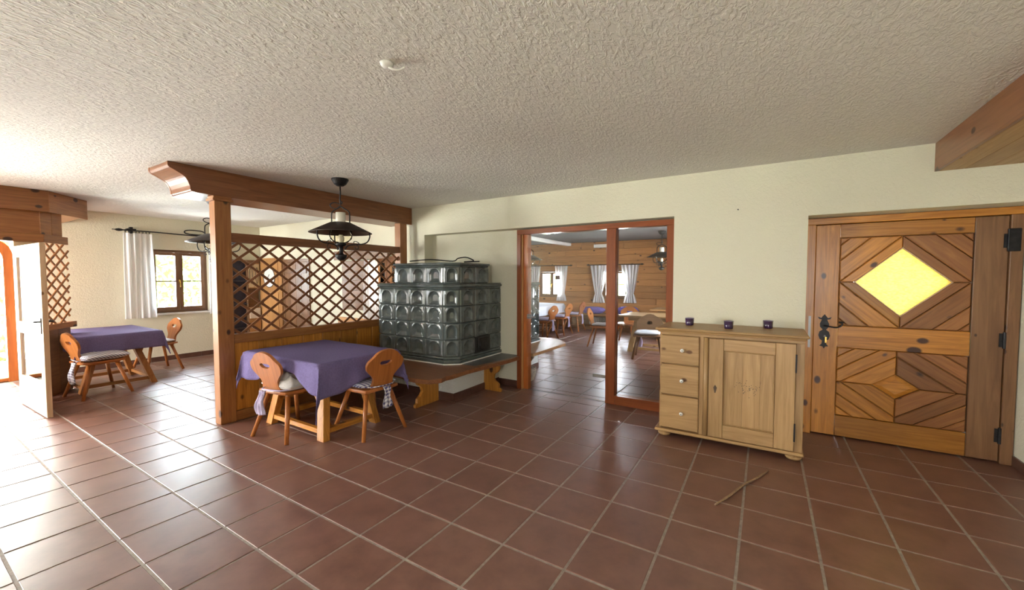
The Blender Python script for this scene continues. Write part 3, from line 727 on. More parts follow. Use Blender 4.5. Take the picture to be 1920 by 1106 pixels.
def bracket(loc, rz, w):
    pr_ = [(0, 0), (w, 0), (w, .035), (w-.03, .05), (w-.035, .10), (w-.085, .13), (w-.115, .17), (w-.10, .22), (w-.045, .26), (w-.02, .30), (w-.025, .34), (w, .36), (w, .39), (0, .39)]
    MB().prism(pr_, -.02, .02, 'xz').build('leg', wood('honey', 'z'), bn, loc, (0, 0, rz), bev=.004)
bracket((-.66-BO[0], 1.845-BO[1], 0), -PI/2, .385)
bracket((-.49-BO[0], 2.55-BO[1], 0), 0, .30)
pl = struct('trim_4', 'white plastered plinth carrying the tiled stove', 'plinth', (-1.2, 2.39, 0))
MB().box(-1.93+1.2, -.455+1.2, 1.90-2.39, 2.88-2.39, 0, .39).build('plaster_block', M_PLINTH, pl)
for k in range(3):
    y0 = 1.89+k*.33; box('skirting_tile', M_SKIRT, -.455, -.440, y0, min(y0+.327, 2.87), 0, .095, pl, .001, (-1.2, 2.39, 0))
for k in range(4):
    x1 = -.44-k*.37; box('skirting_tile', M_SKIRT, x1-.367, x1, 1.886, 1.90, 0, .095, pl, .001, (-1.2, 2.39, 0))

# ------------------------------------------------------------------ hanging lamps
def make_lamp():
    L = thing('hanging_lamp', '', 'lamp', (0, 0, 0), 0, 'oil-lamp style hanging lamps')   # origin at ceiling
    MB().lathe([(0, 0), (.088, 0), (.088, -.012), (.062, -.055), (.035, -.075), (.012, -.08), (0, -.08)], 24).build('canopy', M_IRON, L, smooth=False)
    MB().tube([(0, 0, -.078), (.002, 0, -.14), (-.003, 0, -.22), (0, 0, -.275)], .0075).build('stem', M_IRON, L, smooth=True)
    b = MB()
    for s in (-1, 1):
        b.tube(smoothpath([(s*.10, 0, -.475), (s*.10, 0, -.38), (s*.085, 0, -.345), (s*.03, 0, -.31), (0, 0, -.29)]), .007)
    b.build('hoop', M_IRON, L, smooth=True)
    MB().tube(smoothpath([(0, 0, -.285), (-.03, 0, -.315), (-.085, 0, -.31), (-.115, 0, -.28), (-.09, 0, -.255), (-.04, 0, -.255), (0, 0, -.27), (.02, 0, -.25), (.0, 0, -.235)]), .006, 6).build('scroll', M_IRON, L, smooth=True)
    MB().lathe([(.10, -.468), (.11, -.470), (.318, -.575), (.322, -.582), (.312, -.580), (.108, -.478), (.10, -.468)], 40).build('shade', M_TIN, L, smooth=True)
    MB().lathe([(.048, -.36), (.051, -.36), (.051, -.50), (.048, -.50)], 20).build('chimney', M_FLAMEG, L, smooth=True)
    MB().lathe([(.05, -.50), (.085, -.525), (.112, -.565), (.120, -.605), (.108, -.645), (.075, -.678), (.045, -.69)], 28).build('globe', M_LAMPG, L, smooth=True)
    MB().lathe([(0, -.60), (.020, -.60), (.032, -.625), (.032, -.66), (.022, -.69), (0, -.69)], 14).build('bulb', M_FLAMEG, L, smooth=True)
    MB().lathe([(0, -.688), (.050, -.688), (.056, -.70), (.050, -.715), (.022, -.725), (.020, -.80), (.030, -.812), (.058, -.815), (.062, -.825), (.052, -.85), (.035, -.872), (0, -.88)], 20).build('font', M_IRON, L, smooth=True)
    for k, a in enumerate((.15, .15+PI*2/3, .15+PI*4/3)):
        ca, sa = math.cos(a), math.sin(a); P_ = lambda r, z: (r*ca, r*sa, z)
        ar = MB().tube(smoothpath([P_(.30, -.575), P_(.305, -.62), P_(.28, -.675), P_(.22, -.70), P_(.13, -.705), P_(.07, -.72), P_(.035, -.76)]), .007, 6).build('arm', M_IRON, L, smooth=True)
        MB().tube(smoothpath([P_(.16, -.705), P_(.185, -.73), P_(.17, -.755), P_(.145, -.745), P_(.15, -.728)]), .004, 5).build('curl', M_IRON, ar, smooth=True)
        MB().tube(smoothpath([P_(.20, -.70), P_(.17, -.675), P_(.14, -.67), P_(.135, -.69)]), .004, 5).build('curl', M_IRON, ar, smooth=True)
    return L
lamp = make_lamp()
lamps = [((-1.216, .939, ZC), 'black hanging lamp with clear globe over the purple-covered table at the lattice', .5),
         ((-3.75, .76, ZC), 'black hanging lamp half hidden behind the lattice post', 1.2),
         ((.72, 7.73, ZC-.02), 'black hanging lamp seen through the narrow side pane', .2),
         ((-2.50, 7.40, ZC-.02), 'black hanging lamp at the left edge of the glazed door view', .9)]
for k, (p, lb, r) in enumerate(lamps):
    o = lamp if k == 0 else copy_tree(lamp); o.location = p; o.rotation_euler = (0, 0, r); o['label'] = lb

# ------------------------------------------------------------------ chairs, cushions, tables, cloths
def ring_pts(n, outline):
    return outline
def make_chair(kind='chair'):
    c = thing('carved_chair', '', 'chair')
    # local: faces +y, backrest at -y
    seat = [(-.185, -.20), (-.13, -.215), (.13, -.215), (.185, -.20), (.215, -.05), (.215, .14), (.20, .195), (.15, .21), (-.15, .21), (-.20, .195), (-.215, .14), (-.215, -.05)]
    MB().prism(seat, .425, .455).build('seat', wood(kind, 'y'), c, bev=.008, seg=2)
    for sx in (-1, 1):
        for sy in (-1, 1):
            MB().tube([(sx*.125, sy*.13, .43), (sx*.24, sy*.24, 0)], [.023, .018], 10).build('leg', wood(kind, 'z'), c, smooth=True)
    for sx in (-1, 1):
        box('cleat', wood(kind, 'y'), sx*.13-.03, sx*.13+.03, -.16, .16, .405, .426, c, .003)
    half = [(x*.93, z*.91) for x, z in [(.125, 0), (.132, .03), (.118, .07), (.125, .12), (.165, .17), (.208, .215), (.222, .265), (.212, .305), (.18, .335), (.15, .36), (.12, .39), (.07, .415), (.02, .425)]]
    out = smoothpath([(x, z, 0) for x, z in half], 3); outer = [(p.x, p.y) for p in out]+[(-p.x, p.y) for p in reversed(out)]
    n = len(outer)
    inner = []
    for x, z in outer:
        t = math.atan2(z-.24, x); inner.append((.068*math.cos(t), .25+.026*math.sin(t)+.012*abs(math.cos(t))))
    MB().ring(outer, inner, -.013, .013, 'xz').build('backrest', wood(kind, 'z'), c, (0, -.185, .45), (.26, 0, 0), bev=.004)
    return c
chair0 = make_chair()
used = [False]
def chair(x, y, rz, label, group=None, sc=1):
    o = chair0 if not used[0] else copy_tree(chair0); used[0] = True
    o.location = (x, y, 0); o.rotation_euler = (0, 0, rz); o['label'] = label; o.scale = (sc, sc, sc)
    if group: o['group'] = group
    return o
GRP = 'carved chairs'
chair(-1.15, .325, .12, 'carved chair with a pale crumpled cushion at the lattice table', GRP)
chair(-.565, .765, PI/2-.06, 'carved chair with violet gingham cushion at the lattice table', GRP)
chair(-4.52, -.27, .15, 'carved chair with small-check cushion next to the open porch door', GRP)
chair(-5.60, .66, PI+.1, 'carved chair under the hedge window behind the second table', GRP)

def cushion(name, label, mat, x, y, z, rz, w=.40, d=.40, th=.05, lump=0, tie=None, tie_mat=None, group=None, tie_side=1, seed=1, tie_pos=(-.10, -.245)):
    c = thing(name, label, 'cushion', (x, y, z), rz, group); rnd = random.Random(seed); ph = [rnd.random()*6 for _ in range(6)]
    def fn(s):
        def g(a, b):
            u, v = a*2-1, b*2-1
            e = max(0, (1-u**4)*(1-v**4))**.45
            px, py = u*w/2*(1-.06*v*v), v*d/2*(1-.06*u*u)
            hz = th/2*e*s
            if s > 0 and lump:
                hz += lump*e*(.5+.5*math.sin(px*14+ph[0]+2*math.sin(py*11+ph[1])))*(.4+.6*math.sin(py*9+ph[2])**2)
                hz += lump*.22*e*math.sin(px*38+ph[3]+3*math.sin(py*21))
                hz += lump*.40*e*(.5-abs(math.sin(px*13+py*9+ph[4]+1.6*math.sin(py*19+ph[5]))))
            else: hz += .003*e*math.sin(px*30+ph[4])*math.sin(py*26+ph[5])
            return (px, py, th/2+hz)
        return g
    nq = 48 if lump else 26
    b = MB().grid(fn(1), nq, nq); b.grid(fn(-1), nq, nq)
    o = b.build('pad', mat, c, smooth=True)
    if tie:
        tm_ = tie_mat or mat; tx, ty = tie_pos
        def tg(off, ln, wd):
            def f(a, bb):
                k = 1-bb
                return (tx+off+(a-.5)*wd*(.6+.7*k)+.012*math.sin(k*7+off*40), ty-.012-.012*math.sin(a*9+k*3)-.03*math.sin(k*2.2), .015-k*ln)
            return f
        MB().grid(tg(0, tie, .07), 6, 14).build('tie_ribbon', tm_, c, smooth=True, solid=.003)
        MB().grid(tg(.035, tie*.97, .05), 6, 14).build('tie_ribbon', tm_, c, smooth=True, solid=.003)
        MB().tube(smoothpath([(-.17, -.15, .02), (-.13, -.225, .022), (tx, -.255, .02), (.10, -.24, .022), (.17, -.15, .02)]), .006, 6).build('tie_band', tm_, c, smooth=True)
    return c
cushion('seat_cushion', 'crumpled pale grey cushion with lilac ribbon on the chair nearest the post', M_CREAM, -1.10, .33, .456, .12, .44, .42, .10, .11, .22, M_LILAC, tie_pos=(-.09, -.26))
cushion('seat_cushion', 'violet gingham cushion with hanging ribbon at the lattice table', M_GING, -.575, .765, .456, PI/2-.06, .42, .40, .05, 0, .20, M_GING, tie_pos=(-.02, -.26))
cushion('seat_cushion', 'mauve small-check cushion on the chair by the open porch door', M_GINGS, -4.50, -.25, .456, .15, .46, .46, .095, 0, .26, M_GINGS, tie_pos=(.12, -.28))
cushion('seat_cushion', 'white cushion on the chair under the hedge window', M_WCLOTH, -5.60, .64, .456, PI+.1, .40, .40, .05, 0)

def table(label, x, y, w, d, top_z, kind='honey', rz=0, fx=.0, fy=.0, box_stretch=True, legw=.10):
    t = thing('trestle_table', label, 'table', (x, y, 0), rz)
    box('tabletop', wood(kind, 'x'), -w/2, w/2, -d/2, d/2, top_z-.035, top_z, t, .005)
    box('apron', wood(kind, 'x'), -w/2+.16, w/2-.16, -d/2+.14, d/2-.14, top_z-.115, top_z-.036, t, .004)
    bx_, by_ = w/2-.19, d/2-.17
    for sx in (-1, 1):
        for sy in (-1, 1):
            lo = (sx*(w/2-.19+fx), sy*(d/2-.17+fy)); hi = (sx*(w/2-.33), sy*(d/2-.26)); a = legw/2; h2 = .034
            q = lambda c, z: [(c[0]-a, c[1]-h2, z), (c[0]+a, c[1]-h2, z), (c[0]+a, c[1]+h2, z), (c[0]-a, c[1]+h2, z)]
            MB().hexa(q(lo, 0), q(hi, top_z-.037)).build('leg', wood(kind, 'z'), t, bev=.004)
    ex, ey = w/2-.19+fx-.012, d/2-.17+fy-.008
    if box_stretch:
        for s in (-1, 1):
            box('stretcher', wood(kind, 'x'), -ex+.045, ex-.045, s*ey-.022-(.0), s*ey+.022, .055, .10, t, .003)
            box('stretcher', wood(kind, 'y'), s*ex-.03, s*ex+.03, -ey+.025, ey-.025, .055, .10, t, .003)
    return t
def cloth(label, mat, x, y, w, d, z, ov, rz=0, seed=3, wave=.012, droop=.55, lift=None):
    """ov: overhang, one number or (left, right, front, back)"""
    ov = ov if isinstance(ov, tuple) else (ov,)*4
    rnd = random.Random(seed); ph = [rnd.random()*6 for _ in range(8)]
    nx, ny = 64, 52
    def fn(a, b):
        u = -w/2-ov[0]+a*(w+ov[0]+ov[1]); o2, o1 = ov[2], ov[1]
        if lift: o2 *= 1-.58*math.exp(-((u-lift[0])/.36)**4)
        v = -d/2-o2+b*(d+o2+ov[3])
        if lift: o1 *= 1-.28*math.exp(-((v-lift[1])/.26)**4); u = -w/2-ov[0]+a*(w+ov[0]+o1)
        du, dv = max(0, abs(u)-w/2), max(0, abs(v)-d/2); sx, sy = (1 if u > 0 else -1), (1 if v > 0 else -1)
        mn, mx = min(du, dv), max(du, dv); drop = mx+droop*mn
        px, py = sx*(min(abs(u), w/2)), sy*(min(abs(v), d/2))
        f = min(1, drop/.06)
        fl_ = .004+.05*drop
        if du > 0 or dv > 0:
            if du > 0: px += sx*(.006*f+fl_+.22*mn)
            if dv > 0: py += sy*(.006*f+fl_+.22*mn)
            wv = wave*min(1, drop/.2)
            if du >= dv: px += sx*wv*(math.sin(v*15+ph[0])+.6*math.sin(v*31+ph[1]))
            else: py += sy*wv*(math.sin(u*13+ph[2])+.6*math.sin(u*29+ph[3]))
        return (px, py, .004-drop+.0015*math.sin(u*9+ph[4])*math.sin(v*8+ph[5])*(1 if drop == 0 else 0))
    o = MB().grid(fn, nx, ny).build('tablecloth', mat, None, (x, y, z), (0, 0, rz), smooth=True, solid=.003)
    return tag(o, label, 'tablecloth')
TZ = .745
table('splay-legged pine table at the lattice partition under a purple cloth', -1.135, .64, 1.26, .88, TZ, 'honey', 0, .0, .02)
cloth('purple tablecloth draped over the table at the lattice partition', M_PURPLE, -1.135, .64, 1.27, .89, TZ+.002, (.17, .29, .27, .2), 0, 3, .010, .70, (.09, .12))
table('splay-legged table near the hedge window under a purple cloth', -5.15, -.02, 1.24, .82, TZ, 'pine', 0, .0, .12)
cloth('purple tablecloth on the table near the hedge window', M_PURPLE, -5.15, -.02, 1.25, .83, TZ+.002, .22, 0, 9)

# ------------------------------------------------------------------ pine dresser with cups
C0 = (2.42, 2.40, 0)
dr = thing('dresser', 'old pine dresser with three drawers and one door on bun feet', 'dresser', C0)
def cb(nm, kind, ax, *q, par=dr, bev=.003): return box(nm, wood(kind, ax) if isinstance(kind, str) else kind, *q, par, bev, C0)
cb('top', 'dresser', 'x', 1.845, 3.03, 2.10, 2.695, 1.005, 1.027, bev=.008)
cb('cornice', 'dresser', 'x', 1.865, 3.012, 2.12, 2.69, .985, 1.004, bev=.008)
cb('side', 'dresser', 'z', 1.885, 1.905, 2.145, 2.69, .07, .985); cb('side', 'dresser', 'z', 2.982, 3.002, 2.145, 2.69, .07, .985)
cb('front_rail', 'dresser', 'x', 1.885, 3.002, 2.14, 2.16, .962, .985, bev=.002)
cb('stile', 'dresser', 'z', 2.945, 3.002, 2.14, 2.16, .07, .962, bev=.002); cb('stile', 'dresser', 'z', 2.228, 2.262, 2.142, 2.16, .07, .962, bev=.002)
cb('carcass_back', 'dresser', 'x', 1.905, 2.982, 2.17, 2.685, .07, .98, bev=0)
cb('plinth', 'dresser', 'x', 1.85, 3.012, 2.11, 2.69, .045, .072, bev=.008)
ko = MB().lathe([(0, .03), (.010, .03), (.017, .022), (.017, .014), (.008, .006), (.007, 0), (0, 0)], 16)
kme = ko.mesh('knob', M_PORC, True)
for z0, z1 in ((.695, .957), (.403, .685), (.085, .393)):
    dw = cb('drawer', 'dresser', 'x', 1.893, 2.226, 2.128, 2.155, z0, z1, bev=.006)
    kn = link('knob', kme, dw, (.025, -.0135, (z1-z0)/2), (PI/2, 0, 0)); kn['label'] = 'white porcelain knob'
    MB().lathe([(0, .0315), (.0045, .0315), (.0045, .0295)], 8).build('knob_screw', M_BLACK, kn)
MB().tube([(2.284-C0[0], 2.136-C0[1], .075), (2.284-C0[0], 2.136-C0[1], .96)], .02, 12).build('round_moulding', wood('dresser', 'z'), dr, smooth=True)
dd = cb('door', 'dresser', 'z', 2.308, 2.422, 2.118, 2.150, .078, .957)
do = dd.location
def db(nm, ax, *q, bev=.003):
    o = cb(nm, 'dresser', ax, *q, par=dd, bev=bev); o.location = (o.location.x-do.x, o.location.y-do.y, o.location.z-do.z); return o
db('door_stile', 'z', 2.805, 2.942, 2.118, 2.150, .078, .957); db('door_rail', 'x', 2.424, 2.803, 2.118, 2.150, .856, .957); db('door_rail', 'x', 2.424, 2.803, 2.118, 2.150, .078, .198)
for k in range(3):
    xs = [2.424, 2.57, 2.70, 2.803]; db('door_panel', 'z', xs[k], xs[k+1]-.0008, 2.134, 2.148, .199, .855, bev=.001)
for q in ((2.424, 2.434, .199, .855), (2.793, 2.803, .199, .855)): db('panel_bead', 'z', q[0], q[1], 2.124, 2.136, q[2], q[3], bev=.004)
for q in ((2.434, 2.793, .199, .209), (2.434, 2.793, .845, .855)): db('panel_bead', 'x', q[0], q[1], 2.124, 2.136, q[2], q[3], bev=.004)
MB().prism([(0, .035), (.014, .012), (.010, -.01), (.004, -.036), (-.004, -.036), (-.010, -.01), (-.014, .012)], -.003, 0, 'xz').build('escutcheon', plain('worn_iron', (.12, .09, .065), .4, .8, .2), dd, (2.361-2.365, -.016, .512-.078))
for z in (.235, .80):
    MB().box(-.006, .006, -.006, 0, -.075, .075).build('hinge', M_IRON, dd, (2.945-2.365, -.014, z-.078), bev=.002)
wb = MB()
for k in range(46):
    x = random.gauss(0, .055); z = random.gauss(0, .028)
    if abs(x) > .1: continue
    wb.add([(x+.0028*math.cos(t), -.0004, z+.0035*math.sin(t)) for t in [PI*q/3 for q in range(6)]], [tuple(range(6))])
o = wb.build('burn_mark', M_ORN, dd, (2.61-2.365, -.0003, .545-.078)); o['kind'] = 'stuff'
fm = MB().lathe([(0, .046), (.035, .046), (.038, .040), (.055, .030), (.058, .020), (.048, .006), (.030, 0), (0, 0)], 24).mesh('bun_foot', wood('dresser', 'z'), True)
for x, y in ((1.93, 2.17), (2.945, 2.17), (1.93, 2.62), (2.945, 2.62)): link('bun_foot', fm, dr, (x-C0[0], y-C0[1], 0))
def cup(x, y, label):
    c = thing('tealight_cup', label, 'cup', (x, y, 1.0275), 0, 'purple tealight cups on the dresser')
    MB().lathe([(0, 0), (.034, 0), (.037, .006), (.041, .070), (.038, .070), (.034, .012), (0, .010)], 28).build('glass_body', M_CUP, c, smooth=True)
    MB().lathe([(.0412, .0695), (.0405, .073), (.038, .0695), (.0412, .0695)], 28).build('rim', M_WAX, c, smooth=True)
cup(2.093, 2.458, 'purple tealight cup on the dresser, nearest the glazed door')
cup(2.441, 2.345, 'purple tealight cup on the dresser, middle one of three')
cup(2.748, 2.57, 'purple tealight cup on the dresser, nearest the entrance door')
# small loose things
tag(MB().tube(smoothpath([(-.148, -.37, .008), (-.07, -.18, .010), (-.005, .01, .009), (.08, .19, .012), (.148, .37, .008)], 4), [.006]*3+[.008]*12+[.005]*2, 7).build('twig', M_TWIG, None, (2.62, 1.43, 0), smooth=True), 'thin dry twig lying on the floor tiles', 'twig')

cs = thing('ceiling_socket', 'small white cable outlet on the plaster ceiling', 'outlet', (1.097, -.43, ZC), .6)
MB().lathe([(0, -.022), (.020, -.022), (.030, -.012), (.034, 0), (0, 0)], 16).build('rose', M_WHITE, cs, smooth=True)
MB().tube(smoothpath([(.01, 0, -.02), (.03, 0, -.03), (.06, .01, -.026), (.085, .012, -.012)]), .006, 6).build('cable_end', M_WHITE, cs, smooth=True)
tag(MB().lathe([(0, 0), (.006, 0), (.006, .02), (0, .02)], 8).build('wall_plug', M_ORN, None, (2.477, YB, 2.156), (PI/2, 0, 0)), 'small dark plug in the wall above the dresser', 'plug')

# ------------------------------------------------------------------ furniture behind the lattice
dk = thing('display_cabinet', 'dark open display cabinet at the far wall behind the lattice', 'cabinet', (XL+.06, 2.25, 0), PI/2)
for nm, q in (('side', (-.145, -.13, -.05, .05, 0, 1.84)), ('side', (.13, .145, -.05, .05, 0, 1.84)), ('top', (-.145, .145, -.05, .05, 1.84, 1.86))): box(nm, wood('brown', 'z'), *q, dk)
box('back', M_DARKB, -.129, .129, .03, .05, 0, 1.839, dk, 0)
for z in (.05, .45, .95, 1.42): box('shelf', plain('dark_shelf', (.05, .045, .06), .5), -.129, .129, -.045, .029, z, z+.02, dk)
hu = thing('painted_hutch', 'cream painted hutch with oval doors and a drawer, behind the lattice', 'hutch', (XL+.06, 2.515, 0), PI/2)
MC = plain('cream_paint', (.60, .46, .27), .5, 0, .08)
box('base', wood('light', 'z'), -.115, .115, -.05, .05, 0, .62, hu); box('drawer', plain('pale_paint', (.72, .66, .56), .5), -.105, .105, -.062, -.051, .65, .86, hu)
box('drawer_box', wood('light', 'x'), -.115, .115, -.05, .05, .621, .88, hu); box('niche_back', wood('brown', 'x'), -.115, .115, .02, .05, .881, 1.27, hu)
box('upper_case', wood('light', 'z'), -.115, .115, -.03, .05, 1.271, 1.80, hu); box('cornice', wood('brown', 'x'), -.12, .12, -.05, .05, 1.801, 1.86, hu)
for x in (-.057, .057):
    dr_ = box('door', MC, x-.052, x+.052, -.042, -.031, 1.29, 1.78, hu)
    MB().ring(circ(20, .03, .17), circ(20, .022, .155), -.004, 0, 'xz').build('oval_trim', M_ORN, dr_, (0, -.006, .25))
MB().box(-.04, .04, -.012, 0, -.008, .008).build('handle', M_ORN, hu, (0, -.063, .75), bev=.003)
tc = thing('clock_cabinet', 'tall pale pine cabinet with a round dial behind the lattice', 'cabinet', (-5.97, 2.67, 0))
box('carcass', wood('light', 'z'), -.42, .42, -.02, .025, 0, 1.87, tc); box('cornice', wood('light', 'x'), -.435, .435, -.03, .025, 1.871, 1.90, tc)
box('lower_door', wood('light', 'z'), -.30, .30, -.032, -.021, .10, 1.20, tc); box('upper_door', wood('light', 'z'), -.30, .30, -.032, -.021, 1.23, 1.83, tc)
MB().ring(circ(28, .22, .21), circ(28, .205, .195), -.006, 0, 'xz').build('dial_ring', M_ORN, tc, (-.02, -.033, 1.50))
MB().prism(circ(28, .206, .196), -.003, 0, 'xz').build('dial', M_WHITE, tc, (-.02, -.033, 1.50))
MB().box(-.006, .006, -.003, 0, -.1, .02).build('pointer', M_ORN, tc, (-.02, -.0365, 1.55), (0, .8, 0)); MB().box(-.08, .1, -.003, 0, -.01, .01).build('pointer', M_ORN, tc, (-.02, -.0365, 1.42))
MB().box(-.006, .006, -.01, 0, -.06, .06).build('handle', M_ORN, tc, (-.26, -.033, 1.0))
wr = struct('door_5', 'brown plank door in the back wall behind the lattice', 'door', (-5.09, YB, 0))
box('frame', wood('brown', 'z'), -.45, -.39, -.03, -.001, 0, 1.80, wr); box('frame', wood('brown', 'z'), .39, .45, -.03, -.001, 0, 1.80, wr); box('frame_head', wood('brown', 'x'), -.45, .45, -.03, -.001, 1.801, 1.86, wr)
for k in range(4): box('door_board', wood('brown', 'z'), -.388+k*.194, -.388+k*.194+.191, -.025, -.002, .02, 1.80, wr, .004)
box('door_batten', wood('brown', 'x'), -.37, .37, -.04, -.026, 1.58, 1.66, wr); box('door_batten', wood('brown', 'x'), -.37, .37, -.04, -.026, .3, .38, wr)
# shutter boards and valance by the second window
sh = thing('plank_shutter', 'brown plank shutter on the wall left of the lattice window', 'shutter', (-3.31, YB-.02, .94))
for k in range(5): box('shutter_plank', wood('brown', 'x'), -.33, .33, -.015, .018, k*.17, k*.17+.167, sh, .004)
vl = thing('wooden_valance', 'wooden valance board above the lattice window', 'valance', (-2.98, YB-.07, 1.80))
box('front_board', wood('brown', 'x'), -.70, .66, -.09, -.06, 0, .15, vl); box('top_board', wood('brown', 'x'), -.70, .66, -.059, .068, .12, .15, vl)
curtain('curtain', 'white curtain beside the lattice window behind the stove', 'x', YB-.04, -3.02, -2.68, .80, 1.79, -1, 5, .02)
sb = thing('wall_bench', 'light pine wall bench below the lattice window', 'bench', (-2.95, 2.5, 0))
box('seat', wood('light', 'x'), -.8, .85, -.2, .17, .42, .45, sb); box('backrest', wood('light', 'x'), -.8, .85, .15, .18, .50, .80, sb)
for x in (-.75, 0, .78): box('leg', wood('light', 'z'), x-.03, x+.03, -.18, .16, 0, .42, sb)

# ------------------------------------------------------------------ dining parlour beyond the glazed door
cd2 = MB().box(DXL-.2, DXR+.2, 3.06, DYB+.2, ZC, ZC+.15).build('ceiling_parlour', M_CEIL_SHADE); tag(cd2, 'parlour ceiling behind the glass, shade painted in as dark grey', 'ceiling', None, 'structure')
W3_ = (-3.48, -2.62, .88, 1.72); W4_ = (-1.38, -.60, .88, 1.72)
wb_ = wall('wall_parlour_back', 'log-clad far wall of the parlour with two windows', 'x', DYB, DYB+.25, DXL, DXR, 0, ZC, [W3_, W4_], wood('log', 'x'))
rows_ = []
z = .02
ph_ = .178
k = 0
while z < ZC-.02:
    z1 = min(z+ph_, ZC-.003); zz0, zz1 = z, z1-.004
    cuts = sorted([DXL+.03]+[random.uniform(-4.2, 2.4) for _ in range(2)]+[DXR-.03])
    for a, c in zip(cuts, cuts[1:]):
        segs = [(a, c)]
        for wx0, wx1, wz0, wz1 in (W3_, W4_):
            if zz1 > wz0-.03 and zz0 < wz1+.03:
                ns = []
                for p, q in segs:
                    if q <= wx0 or p >= wx1: ns.append((p, q)); continue
                    if p < wx0: ns.append((p, wx0))
                    if q > wx1: ns.append((wx1, q))
                segs = ns
        for p, q in segs:
            if q-p < .05: continue
            L = q-p-.004
            MB().box(0, L, -.03, 0, 0, zz1-zz0).build('log_plank', wood('log', 'x'), wb_, (p, DYB, zz0), bev=.008, seg=1)
    z += ph_; k += 1
wall('wall_parlour_left', 'parlour wall beyond the second tiled stove', 'y', DXL-.25, DXL, 5.9, DYB, 0, ZC, [], M_WALL)
wall('wall_parlour_jog', 'parlour wall behind the second tiled stove', 'y', -2.35, -2.1, 3.06, 5.9, 0, ZC, [], M_WALL)
wall('wall_parlour_return', 'short parlour wall out of view', 'x', 5.65, 5.9, DXL, -2.35, 0, ZC, [], M_WALL)
wall('wall_parlour_right', 'parlour side wall with a wide window', 'y', DXR, DXR+.25, 3.06, DYB, 0, ZC, [(5.4, 7.8, .85, 2.0)], wood('log', 'y'))
window('window_3', 'far parlour window seen through the glass door', 'x', DYB+.04, *W3_, 'brown', -1)
window('window_4', 'far parlour window seen through the narrow side pane', 'x', DYB+.04, *W4_, 'brown', -1)
window('window_5', 'wide side window of the parlour out of view', 'y', DXR+.1, 5.4, 7.8, .85, 2.0, 'pine', -1, False)
bd = struct('trim_5', 'pale painted joist under the parlour ceiling', 'beam', (-2.45, 6.4, 2.47)); MB().box(-.07, .07, -3.3, 3.37, 0, .085).build('joist_board', M_WHITE, bd, bev=.005)
for k, y in enumerate((3.5, 4.3)):
    bd = struct('trim_%d' % (6+k), ('thin white ceiling strip close behind the glazed door', 'thin white ceiling strip further inside the parlour')[k], 'strip', (1.2, y, ZC-.03)); MB().box(-1.6, 1.7, -.015, .015, 0, .029).build('strip_board', M_WHITE, bd, bev=.003)
def parlour_rod(x0, x1, label):
    r = thing('curtain_rod', label, 'curtain rod', ((x0+x1)/2, DYB-.09, 1.875)); L = (x1-x0)/2
    MB().tube([(-L, 0, 0), (0, 0, .004), (L, 0, 0)], .011, 8).build('rod', M_IRON, r, smooth=True)
    for s in (-1, 1): MB().lathe([(0, -.05), (.012, -.04), (.026, 0), (.012, .04), (0, .06)], 8).build('finial', M_IRON, r, (s*L, 0, 0), (0, PI/2, 0), True)
    for s in (-1, 1): MB().box(-.012, .012, 0, .06, -.012, .012).build('bracket', M_IRON, r, (s*L*.9, 0, 0))
parlour_rod(-3.80, -2.36, 'iron curtain rod over the far parlour window behind the glass door')
parlour_rod(-1.80, -.22, 'iron curtain rod over the far parlour window behind the side pane')
PG = 'tied-back parlour curtains'
curtain('curtain', 'tied white curtain left of the parlour window behind the glass door', 'x', DYB-.09, -3.80, -3.38, .78, 1.86, -1, 5, .03, (1.05, .45, -.6), PG)
curtain('curtain', 'tied white curtain right of the parlour window behind the glass door', 'x', DYB-.09, -2.90, -2.45, .78, 1.86, -1, 5, .03, (1.02, .45, .0), PG)
curtain('curtain', 'tied white curtain just left of the wooden mullion', 'x', DYB-.09, -1.74, -1.20, .76, 1.86, -1, 5, .03, (1.02, .38, -.1), PG)
curtain('curtain', 'tied white curtain seen through the narrow side pane', 'x', DYB-.09, -.80, -.28, .78, 1.86, -1, 5, .03, (1.05, .38, .1), PG)
curtain('curtain', 'white curtain at the right edge of the side pane', 'x', DYB-.09, .62, 1.0, .9, 1.86, -1, 4, .03, (1.2, .45, .6), PG)
pc = thing('small_picture', 'small dark sign hanging at the far parlour window', 'sign', (-2.78, DYB-.14, 1.50)); MB().box(-.08, .08, -.006, .006, -.06, .06).build('sign_board', M_PICT, pc)
